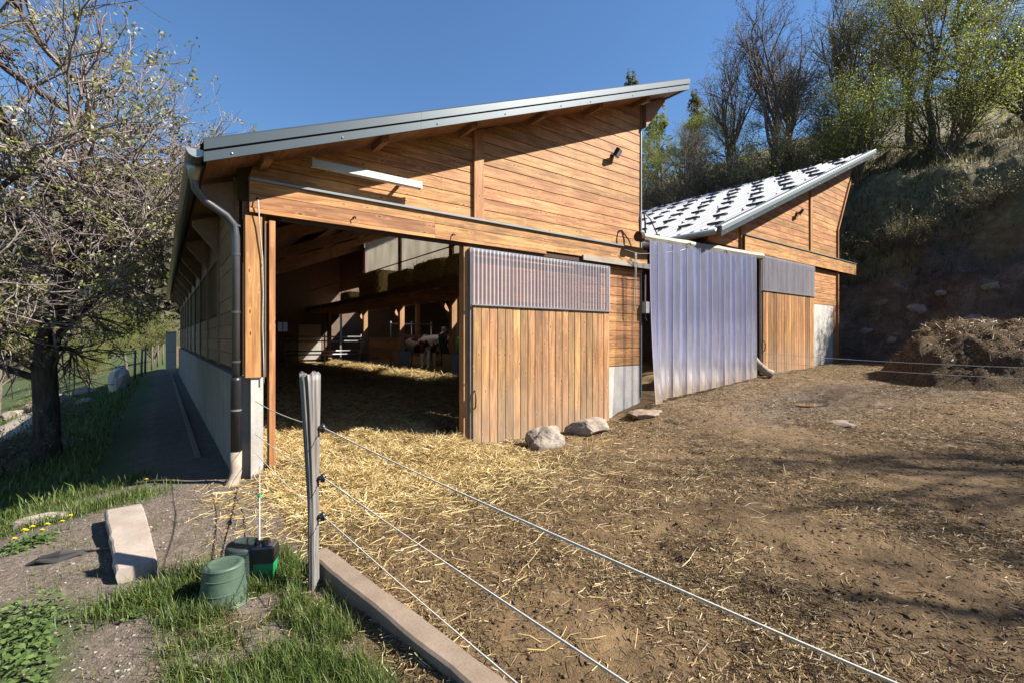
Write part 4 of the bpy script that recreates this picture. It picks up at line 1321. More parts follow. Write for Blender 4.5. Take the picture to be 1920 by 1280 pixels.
# clods of dung and earth
def clods(name, n, x0, x1, y0, y1, f, size, mat, label, cat):
    xy = sample(n, x0, x1, y0, y1, f); n = len(xy)
    base = np.array([(0, 0, 1), (0.9, 0, .1), (.28, .86, .0), (-.73, .53, .1), (-.73, -.53, .0), (.28, -.86, .1), (0, 0, -.6)])
    tri = np.array([(0, 1, 2), (0, 2, 3), (0, 3, 4), (0, 4, 5), (0, 5, 1), (6, 2, 1), (6, 3, 2), (6, 4, 3), (6, 5, 4), (6, 1, 5)])
    s = size * np.minimum(np.exp(rs.normal(0, .5, n)), 2.6)
    v = base[None] * (1 + rs.normal(0, .33, (n, 7, 1))) * s[:, None, None] * np.stack([rs.uniform(.7, 1.5, n), rs.uniform(.7, 1.5, n), rs.uniform(.35, .8, n)], 1)[:, None, :]
    a = rs.uniform(0, 6.28, n); c, q = np.cos(a)[:, None], np.sin(a)[:, None]
    vx = v[:, :, 0] * c - v[:, :, 1] * q; vy = v[:, :, 0] * q + v[:, :, 1] * c
    P = np.stack([vx + xy[:, :1], vy + xy[:, 1:], v[:, :, 2] + ground_z(xy[:, 0], xy[:, 1])[:, None]], 2).reshape(-1, 3)
    F = (np.arange(n)[:, None, None] * 7 + tri[None]).reshape(-1, 3)
    me = np_mesh(name, P, F, dict(rnd=np.repeat(rs.uniform(0, 1, n), 7)), smooth=True)
    return tag(link(name, me, mat), label, cat, kind="stuff")
M['clod'] = leafy('earth_clods', [(0.0, (0.035, 0.022, 0.012)), (0.6, (0.10, 0.065, 0.035)), (1.0, (0.21, 0.145, 0.08))], .95, 0.0)
M['pebble'] = leafy('pebbles', [(0.0, (0.10, 0.08, 0.065)), (0.7, (0.22, 0.18, 0.15)), (1.0, (0.42, 0.37, 0.32))], .85, 0.0)
clods("clods", 26000, .2, 17, -8, -.1, lambda x, y: np.clip(3.2 / (dist(x, y) ** 1.1), 0, 1) * np.clip(.5 + 2.2 * fbm(x, y, 1.3, 3, 99), .03, 1), .0075, M['clod'], "crumbly clods of dung and earth over the trampled yard", "clods")
clods("pebbles", 9000, -2.4, .15, -4.6, .6, lambda x, y: np.clip(2.4 / dist(x, y), 0, 1), .0055, M['pebble'], "small pale pebbles in the gravel on the left", "pebbles")

# grass: verge tufts, edge of the shade, the shaded bank and the meadow
def gmask(x, y): return masks(x, y)[3]
tuft = lambda x, y, fr, sd: np.clip(.5 + 2.6 * fbm(x, y, fr, 3, sd), 0, 1)
xy = sample(42000, -.95, .42, -4.9, -1.9, lambda x, y: np.clip(gmask(x, y), 0, 1) * tuft(x, y, 2.6, 111) * (1 - sst(x - (.13 + (-2.62 - y) * .14), -.13, -.06)))
tag(strands("grass", xy, ground_z(xy[:, 0], xy[:, 1]), .085, .0036, M['grass'], rs, up=True, zoff=-.01), "green grass tufts round the post, the tub and the energiser box", "grass", kind="stuff")
xy = sample(2600, -1.6, .2, -4.8, -.6, lambda x, y: np.clip(.15 + 3.0 * fbm(x, y, 3.4, 3, 141), 0, 1) * (1 - sst(x - (.13 + (-2.62 - y) * .14), -.16, -.09)))
tag(strands("grass", xy, ground_z(xy[:, 0], xy[:, 1]), .06, .0034, M['grass'], rs, up=True, zoff=-.01), "thin stray grass blades scattered over the bare gravel", "grass", kind="stuff")
xy = sample(5000, -.95, .3, -4.9, -1.9, lambda x, y: np.clip(gmask(x, y), 0, 1) * (1 - sst(x - (.13 + (-2.62 - y) * .14), -.14, -.07)))
tag(strands("dead_grass", xy, ground_z(xy[:, 0], xy[:, 1]), .08, .003, M['litter'], rs, .35, .4, .01), "withered blades lying among the green tufts by the post", "grass", kind="stuff")
xy = sample(9000, -2.6, -.45, -.4, 1.2, lambda x, y: gmask(x, y) * tuft(x, y, 2.2, 113))
tag(strands("grass", xy, ground_z(xy[:, 0], xy[:, 1]), .08, .0045, M['grass'], rs, up=True, zoff=-.01), "sunlit strip of grass along the edge of the barn shadow", "grass", kind="stuff")
xy = sample(26000, -9, -1.5, .8, 24, lambda x, y: gmask(x, y) * np.clip(6 / dist(x, y), 0, 1) * (1 - masks(x, y)[4]))
tag(strands("grass", xy, ground_z(xy[:, 0], xy[:, 1]), .13, .013, M['grass'], rs, up=True, zoff=-.01), "meadow grass on the bank and slope left of the barn", "grass", kind="stuff")
xy = sample(3500, -1.35, -.6, -2.7, -1.9, lambda x, y: np.exp(-((x + .95) / .16) ** 2 - ((y + 2.42) / .13) ** 2) + .5 * np.exp(-((x + .72) / .12) ** 2 - ((y + 2.4) / .12) ** 2))
tag(strands("grass", xy, ground_z(xy[:, 0], xy[:, 1]), .08, .0045, M['grass'], rs, up=True, zoff=-.01), "small weedy tuft at the near end of the stone slab", "grass", kind="stuff")
xy = sample(26000, 19.6, 34, -14, 16, lambda x, y: np.clip(fbm(x, y, .5, 3, 117) * 3 + .6, .05, 1) * np.clip(14 / dist(x, y), 0, 1))
M['dryg'] = leafy('dry_grass', [(0.0, (0.04, 0.036, 0.014)), (0.6, (0.10, 0.095, 0.035)), (1.0, (0.19, 0.165, 0.07))], .6, 0.3)
tag(strands("grass", xy, ground_z(xy[:, 0], xy[:, 1]), .26, .022, M['dryg'], rs, up=True, zoff=-.02), "dry tussock grass on the steep bank above the cliff", "grass", kind="stuff")

xy = sample(2200, 19.0, 21.2, -8, 6, lambda x, y: np.clip(fbm(x, y, 1.1, 3, 119) * 4 - .1, 0, 1))
tag(strands("grass", xy, ground_z(xy[:, 0], xy[:, 1]), .20, .014, M['dryg'], rs, up=True, zoff=-.02), "sparse tufts hanging on the dark rock face", "grass", kind="stuff")

# ------------------------------------------------------------------ manure heap
def heap(name, cx, cy, rx, ry, h, rz, seed, label, nstraw):
    n = 90
    g = np.linspace(-1.25, 1.25, n)
    U, V = np.meshgrid(g, g)
    u = U.ravel(); v = V.ravel()
    r = np.hypot(u, v)
    prof = 1 - sst(r + .30 * fbm(u + seed, v, 1.6, 3, seed), .30, 1.05)
    X = cx + (u * rx * math.cos(rz) - v * ry * math.sin(rz)); Y = cy + (u * rx * math.sin(rz) + v * ry * math.cos(rz))
    Z = base_z(np.minimum(X, 18.0), Y) - .12 + h * prof * (1 + .35 * fbm(X, Y, .8, 3, seed + 1)) + (.34 * fbm(X, Y, 1.9, 4, seed + 2) + .22 * fbm(X, Y, 6, 3, seed + 3)) * np.clip(prof * 2, 0, 1)
    ii = (np.arange(n - 1)[:, None] * n + np.arange(n - 1)[None, :]).ravel()
    fs = np.stack([ii, ii + 1, ii + 1 + n, ii + n], 1)
    keep = prof[fs].max(1) > .01
    t_ = M['manure']
    c = np.array([cx, cy, float(Z.min())])
    me = np_mesh(name, np.stack([X, Y, Z], 1) - c, fs[keep], None, True)
    o = link(name, me, t_, None, tuple(c))
    tag(o, label, "heap")
    pick = rs.randint(0, len(X), nstraw * 3); pick = pick[(prof[pick] > .15) & (rs.uniform(0, 1, len(pick)) < prof[pick] ** 2 * np.clip(.45 + 2.2 * fbm(X[pick], Y[pick], 1.2, 3, 7), .04, 1))][:nstraw]
    xy = np.stack([X[pick], Y[pick]], 1) + rs.normal(0, .02, (len(pick), 2))
    s = strands("loose_straw", xy - c[:2], Z[pick] - c[2], .20, .011, M['litter'], rs, .5, .5, .015)
    s.parent = o; tag(s, kind="stuff")
    return o
t = NT('manure')
p = t.pos(); n1 = t.noise(p, 5.0, 6, .7); n2 = t.noise(p, 30.0, 4, .7)
c = t.ramp(n1, [(.3, (.035, .021, .012)), (.55, (.085, .052, .026)), (.75, (.20, .13, .06))])
c = t.mix(t.math('MULTIPLY', t.ramp(n2, [(.5, 0), (.66, 1)]), .6), c, (.34, .24, .12))
t.col(c); t.rough(.95, .2); t.bump(n2, .8, .05)
M['manure'] = t.m
heap("manure_heap", 15.0, -4.1, 3.1, 2.2, 1.35, 0.25, 5, "big dark manure heap with straw on top below the cliff", 14000)
heap("manure_heap", 11.55, -6.0, .8, .62, .32, 0.0, 15, "small loose pile of manure at the right edge before the big heap", 2200)

# ------------------------------------------------------------------ hay bales on the loft
M['hay'] = plain('hay', (0.75, 0.58, 0.27), .95, 0, .1, .5, 24, .9)
def bale(cx, cy, cz, sx, sy, sz, label, seed, group="hay bales on the loft"):
    rg = np.random.RandomState(seed)
    n = 10
    vs = []; fs = []
    def face(o, a, b, sw):
        base = len(vs)
        for i in range(n + 1):
            for j in range(n + 1):
                vs.append(np.array(o) + np.array(a) * i / n + np.array(b) * j / n)
        for i in range(n):
            for j in range(n):
                q = base + i * (n + 1) + j
                fs.append((q, q + n + 1, q + n + 2, q + 1) if sw else (q, q + 1, q + n + 2, q + n + 1))
    x0, y0, z0 = cx - sx / 2, cy - sy / 2, cz
    face((x0, y0, z0), (sx, 0, 0), (0, sy, 0), False); face((x0, y0, z0 + sz), (sx, 0, 0), (0, sy, 0), True)
    face((x0, y0, z0), (sx, 0, 0), (0, 0, sz), True); face((x0, y0 + sy, z0), (sx, 0, 0), (0, 0, sz), False)
    face((x0, y0, z0), (0, sy, 0), (0, 0, sz), False); face((x0 + sx, y0, z0), (0, sy, 0), (0, 0, sz), True)
    V = np.array(vs)
    c = np.array([cx, cy, cz + sz / 2])
    q = (V - c) / np.array([sx / 2, sy / 2, sz / 2])
    rr = np.abs(q).max(1); l4 = (np.abs(q) ** 6).sum(1) ** (1 / 6)
    V = c + (V - c) / (l4 / rr)[:, None]
    nn = fbm(V[:, 0] * 3 + V[:, 2] * 2 + seed, V[:, 1] * 3 - V[:, 2] * 3, 2.0, 4, seed)
    V = c + (V - c) * (1 + .16 * nn)[:, None]
    V[:, 2] = np.maximum(V[:, 2], cz)
    b = MB(); b.add(V.tolist(), fs)
    e = b.build("hay_bale", M['hay'])
    tag(e, label, "hay bale", group)
    k = rg.randint(0, len(V), 500)
    k = k[V[k, 2] > cz + .05]
    w = WL[e.name]
    s = strands("loose_hay", V[k][:, :2] - np.array(w[:2]), V[k][:, 2] - w[2], .2, .012, M['bedstraw'], rg, .6, .4, 0)
    s.parent = e; tag(s, kind="stuff")
bale(6.45, 12.6, 3.245, 1.1, 2.3, 1.15, "tallest hay bale on the loft, left of the timber post", 3)
bale(6.3, 9.2, 3.245, 1.1, 1.9, .78, "hay bale on the loft just right of the upper post", 5)
bale(6.35, 7.05, 3.245, 1.1, 2.1, .86, "long hay bale on the loft next to the second pale panel", 7)
bale(6.3, 4.8, 3.245, 1.1, 2.1, .80, "hay bale at the loft end nearest the sliding door", 9)
bale(6.4, 15.8, 3.245, .8, 1.2, .55, "small low hay bale alone in the open gap of the loft", 11)
xy = sample(5000, 5.6, 7.2, .6, 17, lambda x, y: np.ones_like(x))
tag(strands("loose_hay", xy, np.full(len(xy), 3.26), .25, .012, M['bedstraw'], rs, .4, .4, .02), "loose hay strewn along the loft floor", "hay", kind="stuff")

# ------------------------------------------------------------------ pen gates inside
def gate(xa, xb, yy, zs, label):
    e = empty("pen_gate", ((xa + xb) / 2, yy, .4))
    for zz in zs:
        MB().tube([(xa, yy, zz), (xb, yy, zz)], .035, 10).build("rail", M['galv'], e, smooth=True)
    for xx in (xa + .03, xb - .03, (xa + xb) / 2):
        MB().tube([(xx, yy + .045, .35), (xx, yy + .045, zs[0] + .12)], .03, 10).build("upright", M['galv'], e, smooth=True)
    tag(e, label, "gate")
gate(3.6, 7.1, 16.5, (1.72, 1.52, 1.06, .90), "long tubular steel pen gate across the back of the barn")
gate(7.5, 9.6, 13.9, (2.3, 1.55, .95), "tall steel stall frame standing behind the cows")
MB_ = MB()
fb = empty("feed_board", (7.45, 14.6, .4))
tag(fb, "wooden stall board between two posts beside the cows", "stall board")
for k in range(4):
    MB().box((7.40, 12.75, .75 + k * .235), (7.44, 16.4, .75 + k * .235 + .225)).build("board", M['wood_in'], fb)

# ------------------------------------------------------------------ cows
def coat(name, brown, white, thr, seed):
    t = NT(name)
    p = t.obj()
    n = t.noise(t.vadd(p, t.n("ShaderNodeCombineXYZ").outputs[0]), 1.35, 3, .5, .3)
    sep = t.n("ShaderNodeSeparateXYZ"); t.l(p, sep.inputs[0])
    m = t.ramp(n, [(thr - .015, 0.0), (thr + .015, 1.0)])
    hd = t.math('GREATER_THAN', sep.outputs[0], .98)
    lg = t.math('LESS_THAN', sep.outputs[2], .62)
    m = t.math('MULTIPLY', m, t.math('SUBTRACT', 1.0, t.math('MAXIMUM', hd, lg)))
    fine = t.noise(p, 40, 3, .6)
    w = t.mix(t.math('MULTIPLY', fine, .5), white, tuple(.72 * x for x in white))
    t.col(t.mix(m, w, brown)); t.rough(.8, .2)
    return t.m
M['coat_a'] = coat('brown_white_coat', (.13, .045, .025), (1.15, 1.02, .88), .47, 1)
M['coat_b'] = coat('dark_white_coat', (.08, .04, .028), (1.1, .97, .82), .53, 2)
M['horn'] = plain('horn', (.45, .38, .28), .5)
M['eye'] = plain('dark_eye', (.01, .01, .01), .15)
M['muzzle'] = plain('pink_muzzle', (.42, .26, .22), .6)
def remesh(o, vox, sm=8):
    m = o.modifiers.new("skin", 'REMESH'); m.mode = 'VOXEL'; m.voxel_size = vox; m.use_smooth_shade = True
    s = o.modifiers.new("soft", 'SMOOTH'); s.factor = .5; s.iterations = sm
def cow(loc, rz, mat, label, head=(0, 0), group="cows in the feed alley"):
    """local axes: x forward, z up, hooves at z=0"""
    e = empty("cow", loc); e.rotation_euler = (0, 0, rz)
    WL[e.name] = (0, 0, 0)
    b = MB()
    tr = [(-.98, 1.22, .10), (-.92, 1.20, .22), (-.75, 1.13, .30), (-.45, 1.06, .34), (-.10, 1.01, .37), (.25, 1.01, .36), (.52, 1.03, .31), (.72, 1.08, .24), (.84, 1.13, .17)]
    vs = []; fs = []; n = 16
    for (xx, zc, r) in tr:
        for k in range(n):
            a = 2 * math.pi * k / n
            up = 1.0 if math.sin(a) > 0 else 1.12
            vs.append((xx, r * .86 * math.cos(a), zc + r * up * math.sin(a) * (1.0 if abs(xx) < .9 else 1)))
    for i in range(len(tr) - 1):
        for k in range(n):
            k2 = (k + 1) % n
            fs.append((i * n + k, (i + 1) * n + k, (i + 1) * n + k2, i * n + k2))
    fs.append(tuple(range(n))); fs.append(tuple(range(len(tr) * n - 1, (len(tr) - 1) * n - 1, -1)))
    b.add(vs, fs)
    hy, hz = head
    hp = Vector((1.28, .10 + hy * .25, 1.24 + hz))           # poll
    mz = hp + Vector((.30 * math.cos(hy), .42 * math.sin(hy), -.34))
    b.tube([(.58, 0, 1.10), (.85, .02, 1.17), (1.08, .06 + hy * .1, 1.23 + hz * .6), hp], [.26, .20, .155, .135], 14)
    b.tube([hp - (mz - hp) * .12, hp + (mz - hp) * .25, hp + (mz - hp) * .6, mz, mz + (mz - hp) * .12], [.105, .125, .098, .085, .055], 14)
    for s in (-1, 1):
        b.tube([(.60, .17 * s, .98), (.60, .17 * s, .72), (.61, .165 * s, .46), (.60, .165 * s, .26), (.60, .165 * s, .10), (.63, .165 * s, .0)], [.13, .095, .065, .05, .052, .062], 10)
        b.tube([(-.70, .18 * s, 1.05), (-.60, .19 * s, .80), (-.66, .185 * s, .66), (-.80, .18 * s, .50), (-.78, .18 * s, .26), (-.77, .18 * s, .10), (-.73, .18 * s, .0)], [.20, .15, .10, .068, .052, .054, .062], 10)
    b.ball((-.38, 0, .66), (.20, .17, .15), 12, 8)
    body = b.build("body", mat, None, smooth=True, center=False); body.parent = e
    remesh(body, .028)
    side = Vector((-math.sin(hy), math.cos(hy), 0))
    def child(mb, nm, mt, par=body):
        o = mb.build(nm, mt, None, smooth=True, center=False); o.parent = par
    for s in (-1, 1):
        q = hp + side * (.11 * s)
        child(MB().tube([q, q + side * (.10 * s) + Vector((-.02, 0, -.01)), q + side * (.20 * s) + Vector((-.03, 0, -.06))], [.035, .06, .012], 8), "ear", mat)
        q2 = hp + side * (.07 * s) + Vector((0, 0, .08))
        child(MB().tube([q2, q2 + side * (.09 * s) + Vector((0, 0, .05)), q2 + side * (.11 * s) + Vector((.04, 0, .12))], [.025, .018, .005], 8), "horn", M['horn'])
        q3 = hp + (mz - hp) * .28 + side * (.108 * s) + Vector((.02, 0, .02))
        child(MB().ball(q3, .022, 8, 6), "eye", M['eye'])
    child(MB().ball(mz + (mz - hp) * .10, (.07, .075, .06), 10, 8), "muzzle", M['muzzle'])
    child(MB().tube([(-.97, 0, 1.30), (-1.06, 0, 1.15), (-1.07, .02, .8), (-1.06, .03, .5), (-1.06, .03, .35)], [.03, .022, .016, .03, .006], 8), "tail", mat)
    child(MB().tube([(-.36, .07, .55), (-.36, .07, .47)], [.022, .015], 8), "teat", M['muzzle'])
    child(MB().tube([(-.36, -.07, .55), (-.36, -.07, .47)], [.022, .015], 8), "teat", M['muzzle'])
    tag(e, label, "cow", group)
FL = lambda a, b: gz(a, b)
cow((8.15, 12.6, .40), R(-78), M['coat_a'], "brown and white cow with a white head standing left of the farmer", (.5, .02))
cow((9.02, 12.75, .40), R(-95), M['coat_b'], "pale faced cow half hidden behind the farmer", (-.2, .04))

# ------------------------------------------------------------------ farmer
def farmer(loc, rz):
    """local: faces +x, feet at z=0, 1.72 m"""
    e = empty("person", loc); e.rotation_euler = (0, 0, rz)
    WL[e.name] = (0, 0, 0)
    skin = plain('skin', (.50, .29, .21), .6); cloth = plain('dark_workwear', (.035, .035, .045), .85, 0, .2, .25, 12)
    def child(mb, nm, mt, par=e, sm=True):
        o = mb.build(nm, mt, None, smooth=sm, center=False); o.parent = par; return o
    b = MB()
    b.tube([(0, 0, .86), (0, 0, .98), (-.01, 0, 1.14), (-.01, 0, 1.30), (-.005, 0, 1.40), (0.0, 0, 1.455)], [.150, .150, .155, .165, .135, .06], 16)
    b.tube([(-.005, -.19, 1.37), (-.005, 0, 1.405), (-.005, .19, 1.37)], [.075, .09, .075], 10)
    b.tube([(0, 0, 1.43), (.02, 0, 1.52)], [.058, .054], 12)
    for s in (-1, 1):
        b.tube([(0, .09 * s, .92), (.01, .10 * s, .68), (.02, .10 * s, .47), (-.005, .105 * s, .28), (-.02, .105 * s, .08)], [.098, .085, .062, .056, .044], 12)
        b.tube([(-.03, .105 * s, .045), (.06, .11 * s, .04), (.15, .115 * s, .032), (.19, .118 * s, .03)], [.045, .045, .042, .025], 10)
    el = {1: (.03, .30, 1.10), -1: (.06, -.30, 1.10)}
    ha = {1: (.27, .27, 1.04), -1: (.30, -.20, 1.05)}
    for s in (-1, 1):
        b.tube([(-.005, .20 * s, 1.37), Vector((-.005, .20 * s, 1.37)).lerp(Vector(el[s]), .5), el[s], Vector(el[s]).lerp(Vector(ha[s]), .5), ha[s]], [.066, .056, .047, .043, .032], 12)
    b.ball((.035, 0, 1.60), (.098, .077, .118), 14, 10)
    b.tube([(.12, 0, 1.60), (.148, 0, 1.575), (.125, 0, 1.565)], [.012, .018, .014], 8)
    for s in (-1, 1): b.ball((.02, .078 * s, 1.60), (.022, .012, .034), 8, 6)
    for s in (-1, 1):
        h = Vector(ha[s])
        b.ball(h + Vector((.045, 0, 0)), (.048, .040, .022), 10, 6)
        for k, L in enumerate((.062, .072, .068, .052)):
            q = h + Vector((.08, (-.030 + .02 * k), 0))
            b.tube([q - Vector((.02, 0, 0)), q + Vector((L * .5, 0, -.004)), q + Vector((L * .9, 0, -.026)), q + Vector((L * .8, 0, -.045))], [.010, .0095, .009, .007], 8)
        q = h + Vector((.03, -.04 * s, 0))
        b.tube([q, q + Vector((.03, -.025 * s, -.008)), q + Vector((.058, -.028 * s, -.016))], [.012, .0105, .008], 8)
    body = child(b, "body", skin)
    remesh(body, .011, 3)
    # clothes
    c = MB()
    c.tube([(0, 0, .80), (0, 0, .98), (-.01, 0, 1.14), (-.01, 0, 1.30), (-.005, 0, 1.41), (0, 0, 1.46)], [.178, .172, .176, .186, .158, .078], 18)
    c.tube([(-.005, -.20, 1.375), (-.005, 0, 1.41), (-.005, .20, 1.375)], [.088, .10, .088], 12)
    for s in (-1, 1):
        E, H = Vector(el[s]), Vector(ha[s]); S_ = Vector((-.005, .20 * s, 1.375))
        c.tube([S_, S_.lerp(E, .5), E, E.lerp(H, .5), E.lerp(H, .93)], [.084, .073, .064, .058, .05], 14)
    j = child(c, "jacket", cloth, body); remesh(j, .016, 4)
    c = MB()
    c.tube([(0, 0, .80), (0, 0, .95)], [.165, .165], 16)
    for s in (-1, 1):
        c.tube([(0, .09 * s, .92), (.01, .10 * s, .68), (.02, .10 * s, .47), (-.005, .105 * s, .28), (-.015, .105 * s, .09)], [.118, .104, .082, .078, .075], 14)
    j = child(c, "trousers", cloth, body); remesh(j, .016, 4)
    c = MB().tube([(-.04, 0, 1.36), (-.03, 0, 1.42), (-.01, 0, 1.47), (.01, 0, 1.50)], [.135, .115, .085, .068], 16)
    child(c, "collar", M['white'], body)
    c = MB().ball((.015, 0, 1.605), (.103, .083, .105), 14, 10)
    child(c, "hair", plain('grey_hair', (.30, .29, .28), .8), body)
    capm = plain('grey_cap', (.28, .29, .32), .8)
    c = MB().lathe((.03, 0, 1.645), [(.108, -.012), (.112, .02), (.102, .055), (.06, .082), (0, .088)], 20)
    c.add([(.10, -.085, 1.65), (.10, .085, 1.65), (.205, .055, 1.625), (.22, 0, 1.622), (.205, -.055, 1.625), (.10, -.085, 1.662), (.10, .085, 1.662), (.205, .055, 1.637), (.22, 0, 1.634), (.205, -.055, 1.637)],
          [(0, 1, 2, 3, 4), (9, 8, 7, 6, 5), (1, 6, 7, 2), (2, 7, 8, 3), (3, 8, 9, 4), (4, 9, 5, 0)])
    child(c, "cap", capm, body, False)
    for s in (-1, 1):
        child(MB().ball((.122, .03 * s, 1.612), .010, 8, 6), "eye", M['eye'], body)
    child(MB().tube([(.118, -.025, 1.535), (.126, 0, 1.533), (.118, .025, 1.535)], .006, 6), "mouth", plain('lips', (.35, .15, .12), .6), body)
    for s in (-1, 1):
        child(MB().tube([(-.05, .107 * s, .05), (.05, .112 * s, .055), (.16, .118 * s, .045), (.20, .12 * s, .04)], [.055, .056, .052, .03], 12), "boot", M['black'], body)
    tag(e, "person in dark work clothes and a grey cap standing among the cows", "person")
farmer((8.72, 11.2, .40), R(-12))

# bright green bundle by the post
gb = MB()
rg = random.Random(3)
ncol = 20
prof = [(.02, .0), (.16, .03), (.24, .14), (.27, .28), (.25, .42), (.18, .54), (.07, .62), (.03, .68)]
vs = []; fs = []
for (r_, zz) in prof:
    for k in range(ncol):
        a = 2 * math.pi * k / ncol
        rr = r_ * (1 + .10 * math.sin(5 * a + zz * 14))
        vs.append((7.92 + rr * math.cos(a), 8.36 + rr * math.sin(a), 1.13 + zz))
for i in range(len(prof) - 1):
    for k in range(ncol):
        k2 = (k + 1) % ncol
        fs.append((i * ncol + k, i * ncol + k2, (i + 1) * ncol + k2, (i + 1) * ncol + k))
t = NT('green_net'); wv = t.n("ShaderNodeTexWave"); t.l(t.obj(), wv.inputs[0]); wv.inputs["Scale"].default_value = 5; wv.inputs["Distortion"].default_value = 3
t.col(t.mix(wv.outputs["Fac"], (.12, .45, .02), (.40, 1.2, .10))); t.rough(.6)
gb.add(vs, fs)
tag(gb.build("green_bundle", t.m, smooth=True), "bright green bulging bundle beside the post at the edge of the sliding door", "bundle")
gp = MB()
for _a, _b in (((7.64, 8.02, .35), (7.70, 8.70, 1.13)), ((8.14, 8.02, .35), (8.20, 8.70, 1.13)), ((7.70, 8.02, .35), (8.14, 8.08, 1.13)), ((7.70, 8.64, .35), (8.14, 8.70, 1.13)), ((7.70, 8.08, .35), (8.14, 8.64, 1.10))): gp.box(_a, _b)
tag(gp.build("feed_trough", M['conc']), "grey concrete trough under the bright green bundle", "trough")

# ------------------------------------------------------------------ trees
def tubes_np(polys, name):
    """polys: list of (pts(n,3), radii(n), sides)"""
    V = []; F = []; off = 0
    for pts, rad, ns in polys:
        n = len(pts)
        tan = np.empty_like(pts); tan[1:-1] = pts[2:] - pts[:-2]; tan[0] = pts[1] - pts[0]; tan[-1] = pts[-1] - pts[-2]
        tan /= np.linalg.norm(tan, axis=1)[:, None] + 1e-9
        ref = np.array([0.31, .17, .93]) if abs(tan[0, 2]) < .9 else np.array([.95, .2, .1])
        s = np.cross(tan, ref); s /= np.linalg.norm(s, axis=1)[:, None] + 1e-9
        u = np.cross(tan, s)
        a = np.arange(ns) * 2 * np.pi / ns
        ring = pts[:, None, :] + rad[:, None, None] * (np.cos(a)[None, :, None] * s[:, None, :] + np.sin(a)[None, :, None] * u[:, None, :])
        V.append(ring.reshape(-1, 3))
        i = np.arange(n - 1)[:, None] * ns; k = np.arange(ns)[None, :]; k2 = (k + 1) % ns
        F.append(np.stack([i + k, i + k2, i + ns + k2, i + ns + k], 2).reshape(-1, 4) + off)
        off += n * ns
    return np_mesh(name, np.concatenate(V), np.concatenate(F), None, True)

def grow_tree(seed, spec, trunk_path=None, keep=None):
    """spec: list of levels dict(n, len, ang, wig, up, r, seg, sides). returns polys, tips"""
    rr = np.random.RandomState(seed)
    polys = []; tips = []
    def br(p, d, L, r, lev):
        s = spec[lev]
        n = max(2, int(s['seg']))
        if lev == 0 and trunk_path is not None:
            P = np.array(trunk_path, float); n = len(P) - 1
        else:
            P = np.empty((n + 1, 3)); P[0] = p
            dd = d.copy()
            for i in range(n):
                dd = dd + rr.normal(0, s['wig'], 3); dd[2] += s['up']
                dd /= np.linalg.norm(dd)
                P[i + 1] = P[i] + dd * (L / n)
        if keep is not None:
            ok = keep(P)
            if not ok[0]: return
            if not ok.all():
                c = int(np.argmin(ok))
                if c < 2: return
                P = P[:c]; n = c - 1
        rad = r * np.linspace(1, s.get('tap', .35), n + 1)
        polys.append((P, rad, s['sides']))
        if lev + 1 < len(spec):
            c = spec[lev + 1]
            m = c['n'] if lev == 0 else rr.poisson(c['n'])
            for q in range(m):
                f = rr.uniform(c.get('f0', .2), 1.0) if q else 1.0
                k = f * n; i0 = min(int(k), n - 1); fr = k - i0
                b = P[i0] * (1 - fr) + P[i0 + 1] * fr
                t = P[i0 + 1] - P[i0]; t /= np.linalg.norm(t) + 1e-9
                ax = rr.normal(size=3); ax -= t * (ax @ t); ax /= np.linalg.norm(ax)
                an = c['ang'] * rr.uniform(.6, 1.3)
                nd = t * math.cos(an) + ax * math.sin(an)
                br(b, nd, c['len'] * rr.uniform(.55, 1.2) * (1.15 - .4 * f), min(c['r'], rad[i0] * .75), lev + 1)
        if lev >= len(spec) - 2:
            for i in range(1, n + 1): tips.append(P[i])
    br(np.zeros(3), np.array([0, 0, 1.0]), spec[0]['len'], spec[0]['r'], 0)
    return polys, np.array(tips)

def leaves_np(name, tips, n, size, rr, spread, narrow=.5, droop=.0):
    k = rr.randint(0, len(tips), n)
    c = tips[k] + rr.normal(0, spread, (n, 3))
    a = rr.normal(size=(n, 3)); a[:, 2] -= droop; a /= np.linalg.norm(a, axis=1)[:, None]
    b = rr.normal(size=(n, 3)); b -= a * (a * b).sum(1)[:, None]; b /= np.linalg.norm(b, axis=1)[:, None]
    s = size * rr.uniform(.6, 1.4, n)
    a = a * s[:, None]; b = b * (s * narrow)[:, None]
    V = np.stack([c - a, c + b, c + a, c - b], 1).reshape(-1, 3)
    F = np.arange(n * 4).reshape(n, 4)
    cl = rr.uniform(0, 1, len(tips))[k]
    rnd = np.clip(.5 * cl + .5 * rr.uniform(0, 1, n), 0, 1)
    return np_mesh(name, V, F, dict(rnd=np.repeat(rnd, 4)))

def lv(n, ln, ang, wig, up, r, seg, sides, tap=.35, f0=.2):
    return dict(n=n, len=ln, ang=ang, wig=wig, up=up, r=r, seg=seg, sides=sides, tap=tap, f0=f0)

